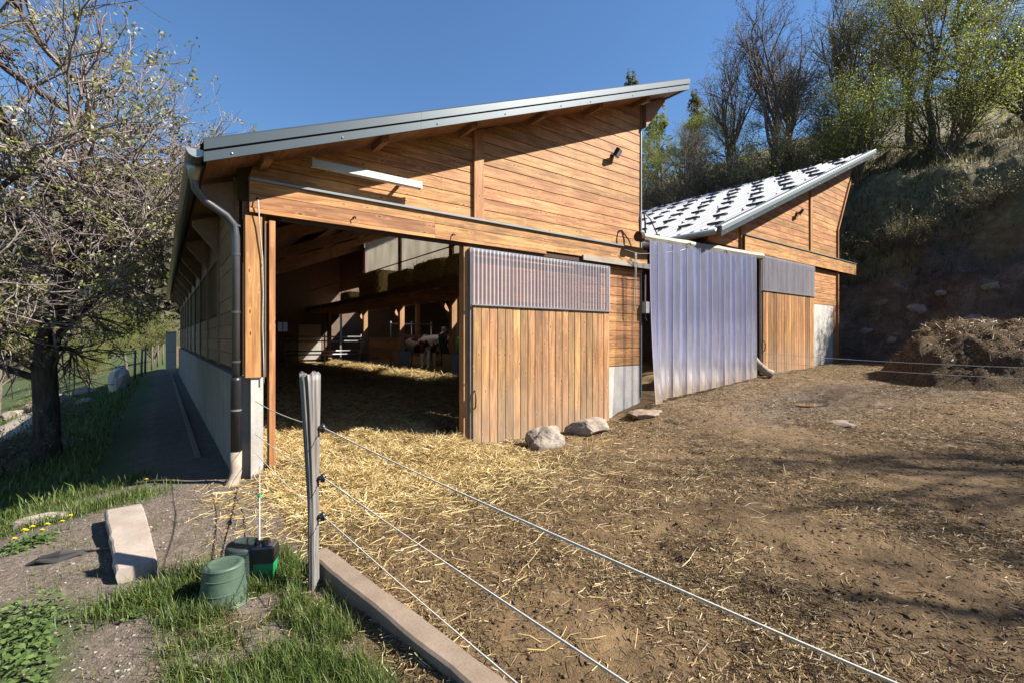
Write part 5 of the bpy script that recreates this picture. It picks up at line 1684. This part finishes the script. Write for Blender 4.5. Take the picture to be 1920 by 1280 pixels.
# big old tree left of the barn
TX, TY = -2.45, 5.2
tz = gz(TX, TY) - .15
def keep_h(P):
    X = P[:, 0] + TX; Y = P[:, 1] + TY; Z = P[:, 2] + tz
    bad = (X > -.75) & (Z < soffit(X) + .30) & (Y > -.7)
    low = (Z < 1.7) & (np.hypot(P[:, 0], P[:, 1]) > 1.4)
    far = (X > 1.0)
    return ~(bad | low | far)
spec = [lv(1, 8, 0, 0, 0, .2, 8, 14, .35), lv(22, 3.7, 1.0, .17, .035, .062, 9, 7, .3, .22), lv(10, 2.1, .75, .20, .02, .026, 7, 5, .35, .12), lv(9, 1.15, .75, .20, .02, .0135, 5, 4, .5, .08), lv(4, .5, .8, .20, .03, .0075, 3, 3, .65, .1)]
trunk = [(0, 0, 0), (0.01, 0, .5), (0, .02, 1.1), (-.03, .03, 1.7), (.02, .02, 2.3), (.16, -.10, 3.0), (.34, -.2, 3.8), (.50, -.3, 4.7), (.55, -.5, 5.6), (.62, -.6, 6.6)]
polys, tips = grow_tree(21, spec, trunk, keep_h)
P0 = polys[0]; r0 = P0[1].copy(); r0[0] = .34; r0[1] = .245; polys[0] = (P0[0], np.array([.25, .19, .175, .168, .155, .12, .10, .075, .05, .03]), 16)
ht = empty("broadleaf_tree", (TX, TY, tz))
tag(ht, "big old blossoming tree with grey twigs standing beside the barn path", "tree")
M['bark_shade'] = bark('shaded_trunk_bark', (0.03, 0.023, 0.019), (0.17, 0.13, 0.11))  # trunk and limbs darkened: their shade is put into the bark colour
o = link("trunk", tubes_np([q for q in polys if q[2] >= 7], "trunk"), M['bark_shade'], None); o.parent = ht
o = link("branches", tubes_np([q for q in polys if q[2] < 7], "branches"), M['bark'], None); o.parent = ht
rr = np.random.RandomState(5)
hi = tips[tips[:, 2] > 1.9]
hi = hi[rr.permutation(len(hi))[:2600]]
o = link("crown", leaves_np("crown", hi, 36000, .030, rr, .05, .5, .2), M['blossom'], None); o.parent = ht
k = rr.randint(0, len(hi), 110)
o = link("seed_clusters", leaves_np("seed_clusters", hi[k], 7000, .028, rr, .075, .35, .5), M['seed'], None); o.parent = ht; tag(o, kind="stuff")
print("hero", len(polys), len(tips))

# prototypes for the wood on the hillside
def proto(seed, kind):
    rr = np.random.RandomState(seed)
    if kind == 'bare':
        sp = [lv(1, 3.0, 0, .10, .1, .17, 6, 8, .7), lv(7, 5.0, .45, .10, .10, .085, 8, 6, .25, .5), lv(8, 2.2, .55, .13, .07, .032, 6, 4, .3, .2), lv(8, 1.0, .6, .16, .05, .013, 4, 3, .4, .15), lv(3, .45, .6, .2, .05, .007, 2, 3, .5, .2)]
        nl, ls, sd = 1500, .035, .05
    elif kind == 'leaf':
        sp = [lv(1, 4.0, 0, .10, .1, .13, 6, 7, .5), lv(9, 3.0, .75, .14, .06, .055, 7, 5, .25, .35), lv(8, 1.5, .7, .18, .04, .022, 5, 3, .35, .15), lv(6, .8, .7, .2, .03, .010, 3, 3, .5, .15)]
        nl, ls, sd = 15000, .032, .14
    elif kind == 'shrub':
        sp = [lv(1, .35, 0, .1, .1, .08, 2, 6, .9), lv(13, 3.2, .55, .12, .10, .040, 7, 5, .25, .3), lv(9, 1.3, .6, .18, .05, .017, 5, 3, .35, .15), lv(6, .7, .7, .2, .04, .009, 3, 3, .5, .1)]
        nl, ls, sd = 12000, .031, .13
    elif kind == 'brush':
        sp = [lv(1, .25, 0, .1, .1, .05, 2, 5, .9), lv(14, 2.2, .75, .16, .06, .022, 6, 4, .3, .2), lv(9, 1.1, .7, .2, .03, .011, 4, 3, .4, .1), lv(5, .5, .7, .2, .02, .006, 3, 3, .5, .1)]
        nl, ls, sd = 1600, .040, .08
    else:   # conifer
        sp = [lv(1, 9.0, 0, .015, .05, .15, 12, 8, .12), lv(70, 1.7, 1.45, .06, -.02, .03, 5, 4, .3, .15), lv(7, .55, .9, .12, -.01, .010, 3, 3, .4, .15)]
        nl, ls, sd = 15000, .055, .05
    polys, tips = grow_tree(seed, sp)
    if kind == 'conifer':
        # shorten boughs towards the top
        out = []
        for P, r_, ns in polys[1:]:
            kf = np.clip(1.25 - P[0, 2] / 9.2, .15, 1.0)
            axis_ = np.array([0, 0, 1.0])
            Q = P.copy(); Q[:, :2] = P[:, :2] * kf
            out.append((Q, r_, ns))
        polys = [polys[0]] + out
        tips = tips.copy(); kk = np.clip(1.25 - tips[:, 2] / 9.2, .15, 1.0); tips[:, :2] *= kk[:, None]
    return tubes_np(polys, "trunk"), leaves_np("crown", tips, nl, ls, rr, sd, .5)
PR = {}
for kd, seeds in (('bare', (3, 4, 8)), ('leaf', (11, 12)), ('shrub', (15, 16)), ('brush', (18, 19)), ('conifer', (25,))):
    PR[kd] = [proto(s, kd) for s in seeds]
rT = random.Random(77)
def plant(kd, which, x0, y0, sc, label, leafmat, name=None, cat="tree", group=None, barkm='bark_dk', rot=None, sz=None, z0=None):
    zz = gz(x0, y0) - .1 if z0 is None else z0
    nm = name or {'bare': 'bare_tree', 'leaf': 'broadleaf_tree', 'shrub': 'multi_stem_tree', 'brush': 'shrub', 'conifer': 'larch_tree'}[kd]
    e = empty(nm, (x0, y0, zz))
    e.rotation_euler = (0, 0, rT.uniform(0, 6.28) if rot is None else rot); e.scale = (sc, sc, sc * (sz or 1))
    for i, part in enumerate(("trunk", "crown")):
        o = bpy.data.objects.new(part, PR[kd][which][i]); COL.objects.link(o); o.parent = e
        o.material_slots  # mesh shared; colour set per object
        if len(o.data.materials) == 0: o.data.materials.append(None)
        o.material_slots[0].link = 'OBJECT'
        o.material_slots[0].material = M[barkm] if i == 0 else M[leafmat]
    tag(e, label, cat, group)

# camera-independent layout of the wood: positions on the slope behind and right of the far barn
plant('bare', 0, 27.0, 8.6, 1.15, "tall bare tree with many upright limbs behind the far barn roof", 'twigs')
plant('bare', 1, 26.2, 5.6, 1.2, "widely forking bare tree on the skyline right of the tall bare one", 'twigs')
plant('bare', 2, 33.0, 4.5, 1.25, "brown twiggy tree high on the skyline at the right", 'twigs')
plant('bare', 1, 28.6, 12.6, .72, "dark crooked bare tree close to the corner of the large barn", 'twigs')
plant('conifer', 0, 41.6, 24.3, 1.4, "slender larch just right of the large barn roof tip", 'spring')
plant('conifer', 0, 44.6, 22.0, 1.33, "thin pale larch standing alone against the sky", 'olive')
plant('conifer', 0, 47.3, 32.5, 2.05, "larch top peeping over the large barn roof", 'olive')
plant('leaf', 0, 34.0, 18.3, 1.05, "light green tree filling the gap beside the large barn", 'spring')
plant('leaf', 1, 32.5, 14.9, 1.0, "yellow green tree between the crooked tree and the bare limbs", 'spring')
plant('leaf', 0, 33.5, 11.5, 1.05, "fresh green tree behind the tall bare tree", 'spring')
plant('leaf', 1, 30.5, 6.6, 1.1, "dark olive tree behind the forking bare tree", 'ever')
plant('leaf', 0, 29.0, 2.6, 1.15, "dense dark green tree left of the yellow slope trees", 'olive')
plant('shrub', 0, 23.6, 1.0, 1.25, "many stemmed tree with dark trunks on the lit bank", 'spring')
plant('shrub', 1, 23.0, 2.9, .95, "smaller many stemmed tree at the left of the lit bank", 'olive')
plant('shrub', 0, 25.4, -1.6, 1.35, "spreading yellow green tree at the right edge of the picture", 'spring')
plant('leaf', 1, 28.0, -.6, 1.25, "tall yellow green tree high at the right edge", 'spring')
plant('shrub', 1, 28.5, -3.6, 1.5, "yellow green tree cut by the right picture edge", 'spring')
plant('leaf', 0, 33.0, -1.0, 1.4, "olive tree behind the yellow green ones at the upper right", 'olive')
plant('shrub', 1, 26.8, 3.2, 1.15, "olive many stemmed tree above the smaller stems", 'olive')
plant('bare', 0, 31.0, .8, 1.35, "bare grey tree rising over the right hand trees", 'olive')
plant('leaf', 0, 38.0, 4.5, 1.5, "tall leafy tree farthest up the slope at the right", 'olive')
plant('bare', 2, 36.0, 9.0, 1.2, "fine twigged tree far back between the bare limbs", 'olive')
brs = [(24.2, 8.0), (24.0, 10.2), (24.6, 12.4), (25.4, 14.6), (23.6, 6.2), (26.6, 17.0), (27.2, 10.6), (26.0, 7.0), (28.4, 15.2), (24.0, 4.4), (25.4, 4.6), (28.8, 9.4), (29.6, 12.6), (30.4, 17.4), (27.8, 19.6), (22.4, 4.2)]
for i, (bx_, by_) in enumerate(brs):
    plant('brush', i % 2, bx_, by_, 1.2 + .35 * rT.random(), "brown leafless shrub in the thicket behind the far barn roof", ('twigs', 'olive', 'twigs', 'spring')[i % 4], 'shrub', 'shrub', "thicket behind the far barn")
for i, (bx_, by_, lb) in enumerate(((20.6, -1.2, "thin shrub on the shaded bank left of the others"), (21.0, -3.4, "thin shrub on the dark bank above the biggest cliff stone"), (20.2, .8, "shrub hugging the corner of the far barn on the bank"), (21.6, -5.4, "thin shrub on the dark bank at the right edge"))):
    plant('brush', i % 2, bx_, by_, .62, lb, 'olive', 'shrub', 'shrub')
# trees on the slope to the right of the picture; their shadows fall over the yard
for i, (bx_, by_, s) in enumerate(((10.8, -14.6, 1.35), (13.6, -14.4, 1.35), (17.5, -16.0, 1.35), (9.0, -14.2, 1.25))):
    plant('bare', i % 3, bx_, by_, s, "bare tree on the slope to the right of the yard", 'twigs', None, "tree", "trees right of the yard")

# left of the barn: young trees and bushes down the slope
plant('leaf', 1, -6.6, 24.0, .75, "pale green tree behind the big trunk at the far left", 'spring')
plant('leaf', 0, -2.6, 32.0, .62, "yellow green tree beyond the end of the barn path", 'spring')
plant('shrub', 0, -4.0, 29.0, .72, "yellow green bush in the meadow beyond the path", 'spring')
plant('shrub', 1, -1.2, 38.0, 1.0, "bushy green tree right at the far barn corner", 'spring')
plant('leaf', 0, -9.5, 32.0, .9, "light green tree low at the left picture edge", 'olive')
plant('leaf', 1, -5.4, 40.0, 1.0, "tall olive tree far down the meadow", 'olive')
plant('brush', 0, -3.35, 12.6, .52, "thin dark sapling on the shaded bank beyond the big tree", 'spring', 'sapling', 'sapling')
plant('brush', 1, -3.0, 5.0, .55, "twiggy bush growing against the foot of the big tree", 'twigs', 'shrub', 'shrub')
plant('bare', 1, -12.0, 20.0, .7, "thin bare tree at the extreme left down the slope", 'blossom')
plant('leaf', 1, -12.0, 27.0, .95, "blossoming tree at the left edge beyond the meadow", 'blossom')

# ------------------------------------------------------------------ small things left of the barn
for i, (px, py, h, lb) in enumerate(((-1.75, 20.6, 1.35, "nearest dark stake of the old fence beyond the barn path"), (-1.55, 22.2, 1.3, "second stake of the old fence beyond the path"), (-1.45, 24.0, 1.35, "third stake of the old fence beyond the path"),
                                     (-1.2, 26.5, 1.3, "fourth stake of the old fence, on the sunny grass"), (-.95, 29.0, 1.3, "fifth stake of the old fence, on the sunny grass"), (-.7, 31.5, 1.3, "farthest stake of the old fence near the barn end"))):
    zz = gz(px, py)
    b = MB().tube([(px, py, zz - .2), (px + .01, py, zz + h * .5), (px + .03, py + .02, zz + h)], [.05, .045, .035], 8)
    tag(b.build("fence_stake", M['bark_dk'], smooth=True), lb, "fence post", "old fence stakes")
wd = empty("white_door", (-.45, 21.9, gz(-.45, 21.9)))
tag(wd, "narrow white door leaf standing open at the far end of the barn wall", "door")
z0 = gz(-.45, 21.9)
MB().box((-.62, 21.85, z0 + .1), (-.20, 21.90, z0 + 2.0)).build("leaf", M['white'], wd)
for zz in (.12, 1.0, 1.9):
    MB().box((-.62, 21.835, z0 + zz), (-.20, 21.849, z0 + zz + .08)).build("batten", M['galv'], wd)
wb = rock("wrapped_bundle", (-2.15, 17.8, gz(-2.15, 17.8) + .32), (.42, .40, .58), 61, M['white'], "crumpled white wrapped bundle standing at the bank edge", "bundle", sub=3, rough=.7)
rub = [(-4.3, 21.5, .5, "pale boulder of the rubble pile nearest the white bundle"), (-4.9, 22.3, .6, "largest pale boulder of the rubble pile in the meadow"), (-5.7, 22.0, .4, "small pale boulder at the left of the rubble pile"), (-3.6, 22.6, .38, "grey boulder at the right of the rubble pile"), (-2.9, 16.2, .26, "flat stone on the sunlit bank below the white bundle"), (-3.35, 10.8, .22, "flat pale stone in the meadow grass beside the big trunk")]
for i, (px, py, s, lb) in enumerate(rub):
    rock("boulder", (px, py, gz(px, py) + .1 * s), (s * 1.2, s, s * .7), 71 + i, M['rock'], lb, sub=3, rough=.6)

# nettles, dandelions, the dark form in place of a shaded hole
def leaf_patch(name, x0, x1, y0, y1, n, h, size, mat, label, cat, f):
    xy = sample(n, x0, x1, y0, y1, f); n = len(xy)
    g = ground_z(xy[:, 0], xy[:, 1])
    zz = g + h * rs.uniform(.15, 1, n) * (.5 + .8 * np.clip(fbm(xy[:, 0], xy[:, 1], 4, 3, 131) + .5, 0, 1))
    a = rs.uniform(0, 6.28, n); s = size * rs.uniform(.6, 1.3, n)
    d = np.stack([np.cos(a), np.sin(a), rs.normal(-.15, .3, n)], 1); sd = np.stack([-np.sin(a), np.cos(a), rs.normal(0, .2, n)], 1)
    c = np.stack([xy[:, 0], xy[:, 1], zz], 1)
    k = s[:, None]
    V = np.stack([c, c + d * k * .35 + sd * k * .36, c + d * k * .7 + sd * k * .27, c + d * k * 1.15 - np.array([0, 0, .25]) * k, c + d * k * .7 - sd * k * .27, c + d * k * .35 - sd * k * .36, c + d * k * .6 + np.array([0, 0, -.10]) * k], 1).reshape(-1, 3)
    i = np.arange(n)[:, None, None] * 7
    F = (i + np.array([(0, 1, 6), (1, 2, 6), (2, 3, 6), (3, 4, 6), (4, 5, 6), (5, 0, 6)])[None]).reshape(-1, 3)
    me = np_mesh(name, V, F, dict(rnd=np.repeat(rs.uniform(0, 1, n), 7)), True)
    tag(link(name, me, mat), label, cat, kind="stuff")
leaf_patch("nettles", -2.6, -1.02, -3.6, -1.7, 4200, .15, .034, M['nettle'], "patch of leafy green nettles at the left picture edge", "nettles", lambda x, y: sst(-x + .25 * fbm(x, y, 2, 3, 133), 1.25, 1.42) * sst(-y + .3 * fbm(x, y, 2, 3, 135), 1.95, 2.2))
leaf_patch("weeds", -1.3, -.6, -2.9, -2.2, 130, .04, .045, M['nettle'], "few broad leaved weeds beside the end of the stone slab", "weeds", lambda x, y: np.exp(-((x + .93) / .14) ** 2 - ((y + 2.5) / .12) ** 2))
M['petal'] = plain('yellow_petals', (.80, .58, .01), .6, 0, .3, .1)
M['stem'] = plain('green_stem', (.10, .18, .04), .6)
def dandelion(x0, y0, h, label):
    zz = gz(x0, y0)
    e = empty("dandelion", (x0, y0, zz))
    MB().tube([(x0, y0, zz - .01), (x0 + .004, y0, zz + h * .6), (x0 + .01, y0 - .006, zz + h)], .0035, 6).build("stalk", M['stem'], e, smooth=True)
    vs = []; fs = []
    n = 26
    for r_, zo in ((.019, .0), (.012, .006)):
        for k in range(n):
            a = 2 * math.pi * k / n + r_ * 40
            b = len(vs)
            c0, s0 = math.cos(a), math.sin(a)
            vs += [(x0 + .01, y0 - .006, zz + h + zo * .5), (x0 + .01 + r_ * c0 - .0035 * s0, y0 - .006 + r_ * s0 + .0035 * c0, zz + h + .006 + zo), (x0 + .01 + r_ * c0 + .0035 * s0, y0 - .006 + r_ * s0 - .0035 * c0, zz + h + .006 + zo)]
            fs.append((b, b + 1, b + 2))
    MB().add(vs, fs).build("flower_head", M['petal'], e)
    tag(e, label, "flower", "dandelions")
for i, (px, py) in enumerate(((-1.80, -.88), (-1.74, -.83), (-1.69, -.91), (-1.64, -.86), (-1.76, -.77), (-1.60, -.93), (-1.54, -.68), (-1.49, -.66), (-.97, .18))):
    dandelion(px, py, .09 + .03 * (i % 3), ("yellow dandelion in the small clump at the left edge of the gravel" if i < 6 else "yellow dandelion of the pair just right of the clump" if i < 8 else "single dandelion in the sunlit grass strip"))
leaf_patch("dandelion_leaves", -2.0, -1.4, -1.1, -.5, 260, .05, .04, M['nettle'], "green leaves under the dandelions", "leaves", lambda x, y: np.exp(-((x + 1.7) / .13) ** 2 - ((y + .85) / .12) ** 2))
bs = MB()
sl0 = gz(-1.52, -1.40)
for _k in range(1): bs.tube([(-1.66, -1.36, sl0 - .01), (-1.56, -1.40, sl0 + .02), (-1.45, -1.42, sl0 + .03), (-1.36, -1.40, sl0 + .03), (-1.28, -1.38, sl0 - .01)], [.012, .03, .035, .03, .012], 18)
v = np.array(bs.v); v = v + .09 * np.stack([fbm(v[:, 0], v[:, 2], 22, 3, 5), fbm(v[:, 1], v[:, 2], 22, 3, 6), fbm(v[:, 0], v[:, 1], 22, 3, 7)], 1)
bs.v = [tuple(q) for q in v]
M['hole_shade'] = plain('dull_black_shade', (0.03, 0.028, 0.026), .8)  # dark form added in place of a shaded hole in the soil
tag(bs.build("dark_hole_form", M['hole_shade'], smooth=False), "dark crumpled form added for a shaded hole at the left edge of the gravel", "dark form")
bst = MB().tube([(-1.36, -1.38, sl0 + .03), (-1.22, -1.42, gz(-1.22, -1.42) + .02), (-1.12, -1.50, gz(-1.12, -1.5) + .03), (-1.04, -1.52, gz(-1.04, -1.52) + .025)], [.012, .009, .008, .006], 7)
tag(bst.build("fallen_stick", M['bark_dk'], smooth=True), "thin dark stick lying between the dark form and the stone slab", "stick")

# ------------------------------------------------------------------ far hills across the valley
def ridge(name, pts, depth, seed, mat, rough_):
    n = 120; m = 16
    P = np.array(pts, float)
    t = np.linspace(0, 1, n); tt = np.linspace(0, 1, len(P))
    X = np.interp(t, tt, P[:, 0]); Y = np.interp(t, tt, P[:, 1]); H = np.interp(t, tt, P[:, 2])
    H = H * (1 + rough_ * fbm(t * 9, t * 0 + seed, 1, 5, seed))
    rows = []
    dirv = np.stack([X + .84, Y + 6.38], 1); dirv /= np.linalg.norm(dirv, axis=1)[:, None]
    for j in range(m):
        v = j / (m - 1)
        hh = -30 + (H + 30) * np.sin(v * np.pi / 2) ** 1.0
        ox = X + dirv[:, 0] * depth * (v - 1); oy = Y + dirv[:, 1] * depth * (v - 1)
        hh = hh * (1 + .08 * fbm(ox / 60, oy / 60, 1, 4, seed + 3))
        rows.append(np.stack([ox, oy, hh], 1))
    rows.append(np.stack([X + dirv[:, 0] * depth, Y + dirv[:, 1] * depth, np.full(n, -30.)], 1))
    V = np.concatenate(rows); M_ = len(rows)
    ii = (np.arange(M_ - 1)[:, None] * n + np.arange(n - 1)[None, :]).ravel()
    me = np_mesh(name, V, np.stack([ii, ii + 1, ii + 1 + n, ii + n], 1), None, True)
    tag(link(name, me, mat), kind="structure")
t = NT('wooded_hill')
n1 = t.noise(t.pos(), .03, 5, .6); n2 = t.noise(t.pos(), .22, 6, .7)
c = t.ramp(n2, [(.3, (.05, .05, .03)), (.55, (.12, .11, .07)), (.75, (.20, .17, .11))])
c = t.mix(t.ramp(n1, [(.45, 0), (.65, .7)]), c, (.13, .16, .05))
t.col(c); t.rough(.95, .1); t.bump(n2, 1.0, 2.0)
M['hill'] = t.m
t = NT('far_mountain')
n2 = t.noise(t.pos(), .008, 7, .65)
t.col(t.ramp(n2, [(.35, (.13, .15, .19)), (.6, (.25, .28, .33)), (.72, (.55, .57, .62))])); t.rough(.95, .1)
M['mount'] = t.m
ridge("hills", [(-260, 190, 6), (-170, 240, 14), (-80, 230, 26), (-25, 215, 46), (20, 215, 70), (90, 230, 90), (200, 260, 95)], 130, 3, M['hill'], .25)
ridge("mountains", [(-2300, 900, 150), (-1700, 1500, 210), (-1000, 1900, 170), (-300, 2100, 240), (500, 2200, 300), (1400, 2100, 330)], 700, 9, M['mount'], .5)

# wood on the far hillside: too far off to tell the trees apart
rf_ = np.random.RandomState(41)
nT = 1100
tt = rf_.uniform(0.05, .62, nT); vv = rf_.uniform(.25, 1.0, nT)
PH = np.array([(-260, 190, 6), (-170, 240, 14), (-80, 230, 26), (-25, 215, 46), (20, 215, 70), (90, 230, 90), (200, 260, 95)], float)
tg = np.linspace(0, 1, len(PH))
HX, HY, HH = (np.interp(tt, tg, PH[:, k]) for k in range(3))
HH = HH * (1 + .25 * fbm(tt * 9, tt * 0 + 3, 1, 5, 3))
dl = np.hypot(HX + .84, HY + 6.38)
HZ = -30 + (HH + 30) * np.sin(vv * np.pi / 2)
HX = HX + (HX + .84) / dl * 130 * (vv - 1); HY = HY + (HY + 6.38) / dl * 130 * (vv - 1)
nl = 70
c = np.stack([HX, HY, HZ + 1.5], 1)[:, None, :] + rf_.normal(0, 1, (nT, nl, 3)) * np.stack([rf_.uniform(1.2, 2.2, nT), rf_.uniform(1.2, 2.2, nT), rf_.uniform(1.4, 3.0, nT)], 1)[:, None, :]
c = c.reshape(-1, 3); n = len(c)
a = rf_.normal(size=(n, 3)); a /= np.linalg.norm(a, axis=1)[:, None]; b = rf_.normal(size=(n, 3)); b -= a * (a * b).sum(1)[:, None]; b /= np.linalg.norm(b, axis=1)[:, None]
V = np.stack([c - a * .9, c + b * .6, c + a * .9, c - b * .6], 1).reshape(-1, 3)
me = np_mesh("forest", V, np.arange(n * 4).reshape(n, 4), dict(rnd=np.repeat(np.clip(np.repeat(rf_.uniform(0, .8, nT), nl) + rf_.uniform(0, .2, n), 0, 1), 4)))
tag(link("forest", me, M['hillwood']), "distant spring wood on the hillside beyond the barn path", "forest", kind="stuff")
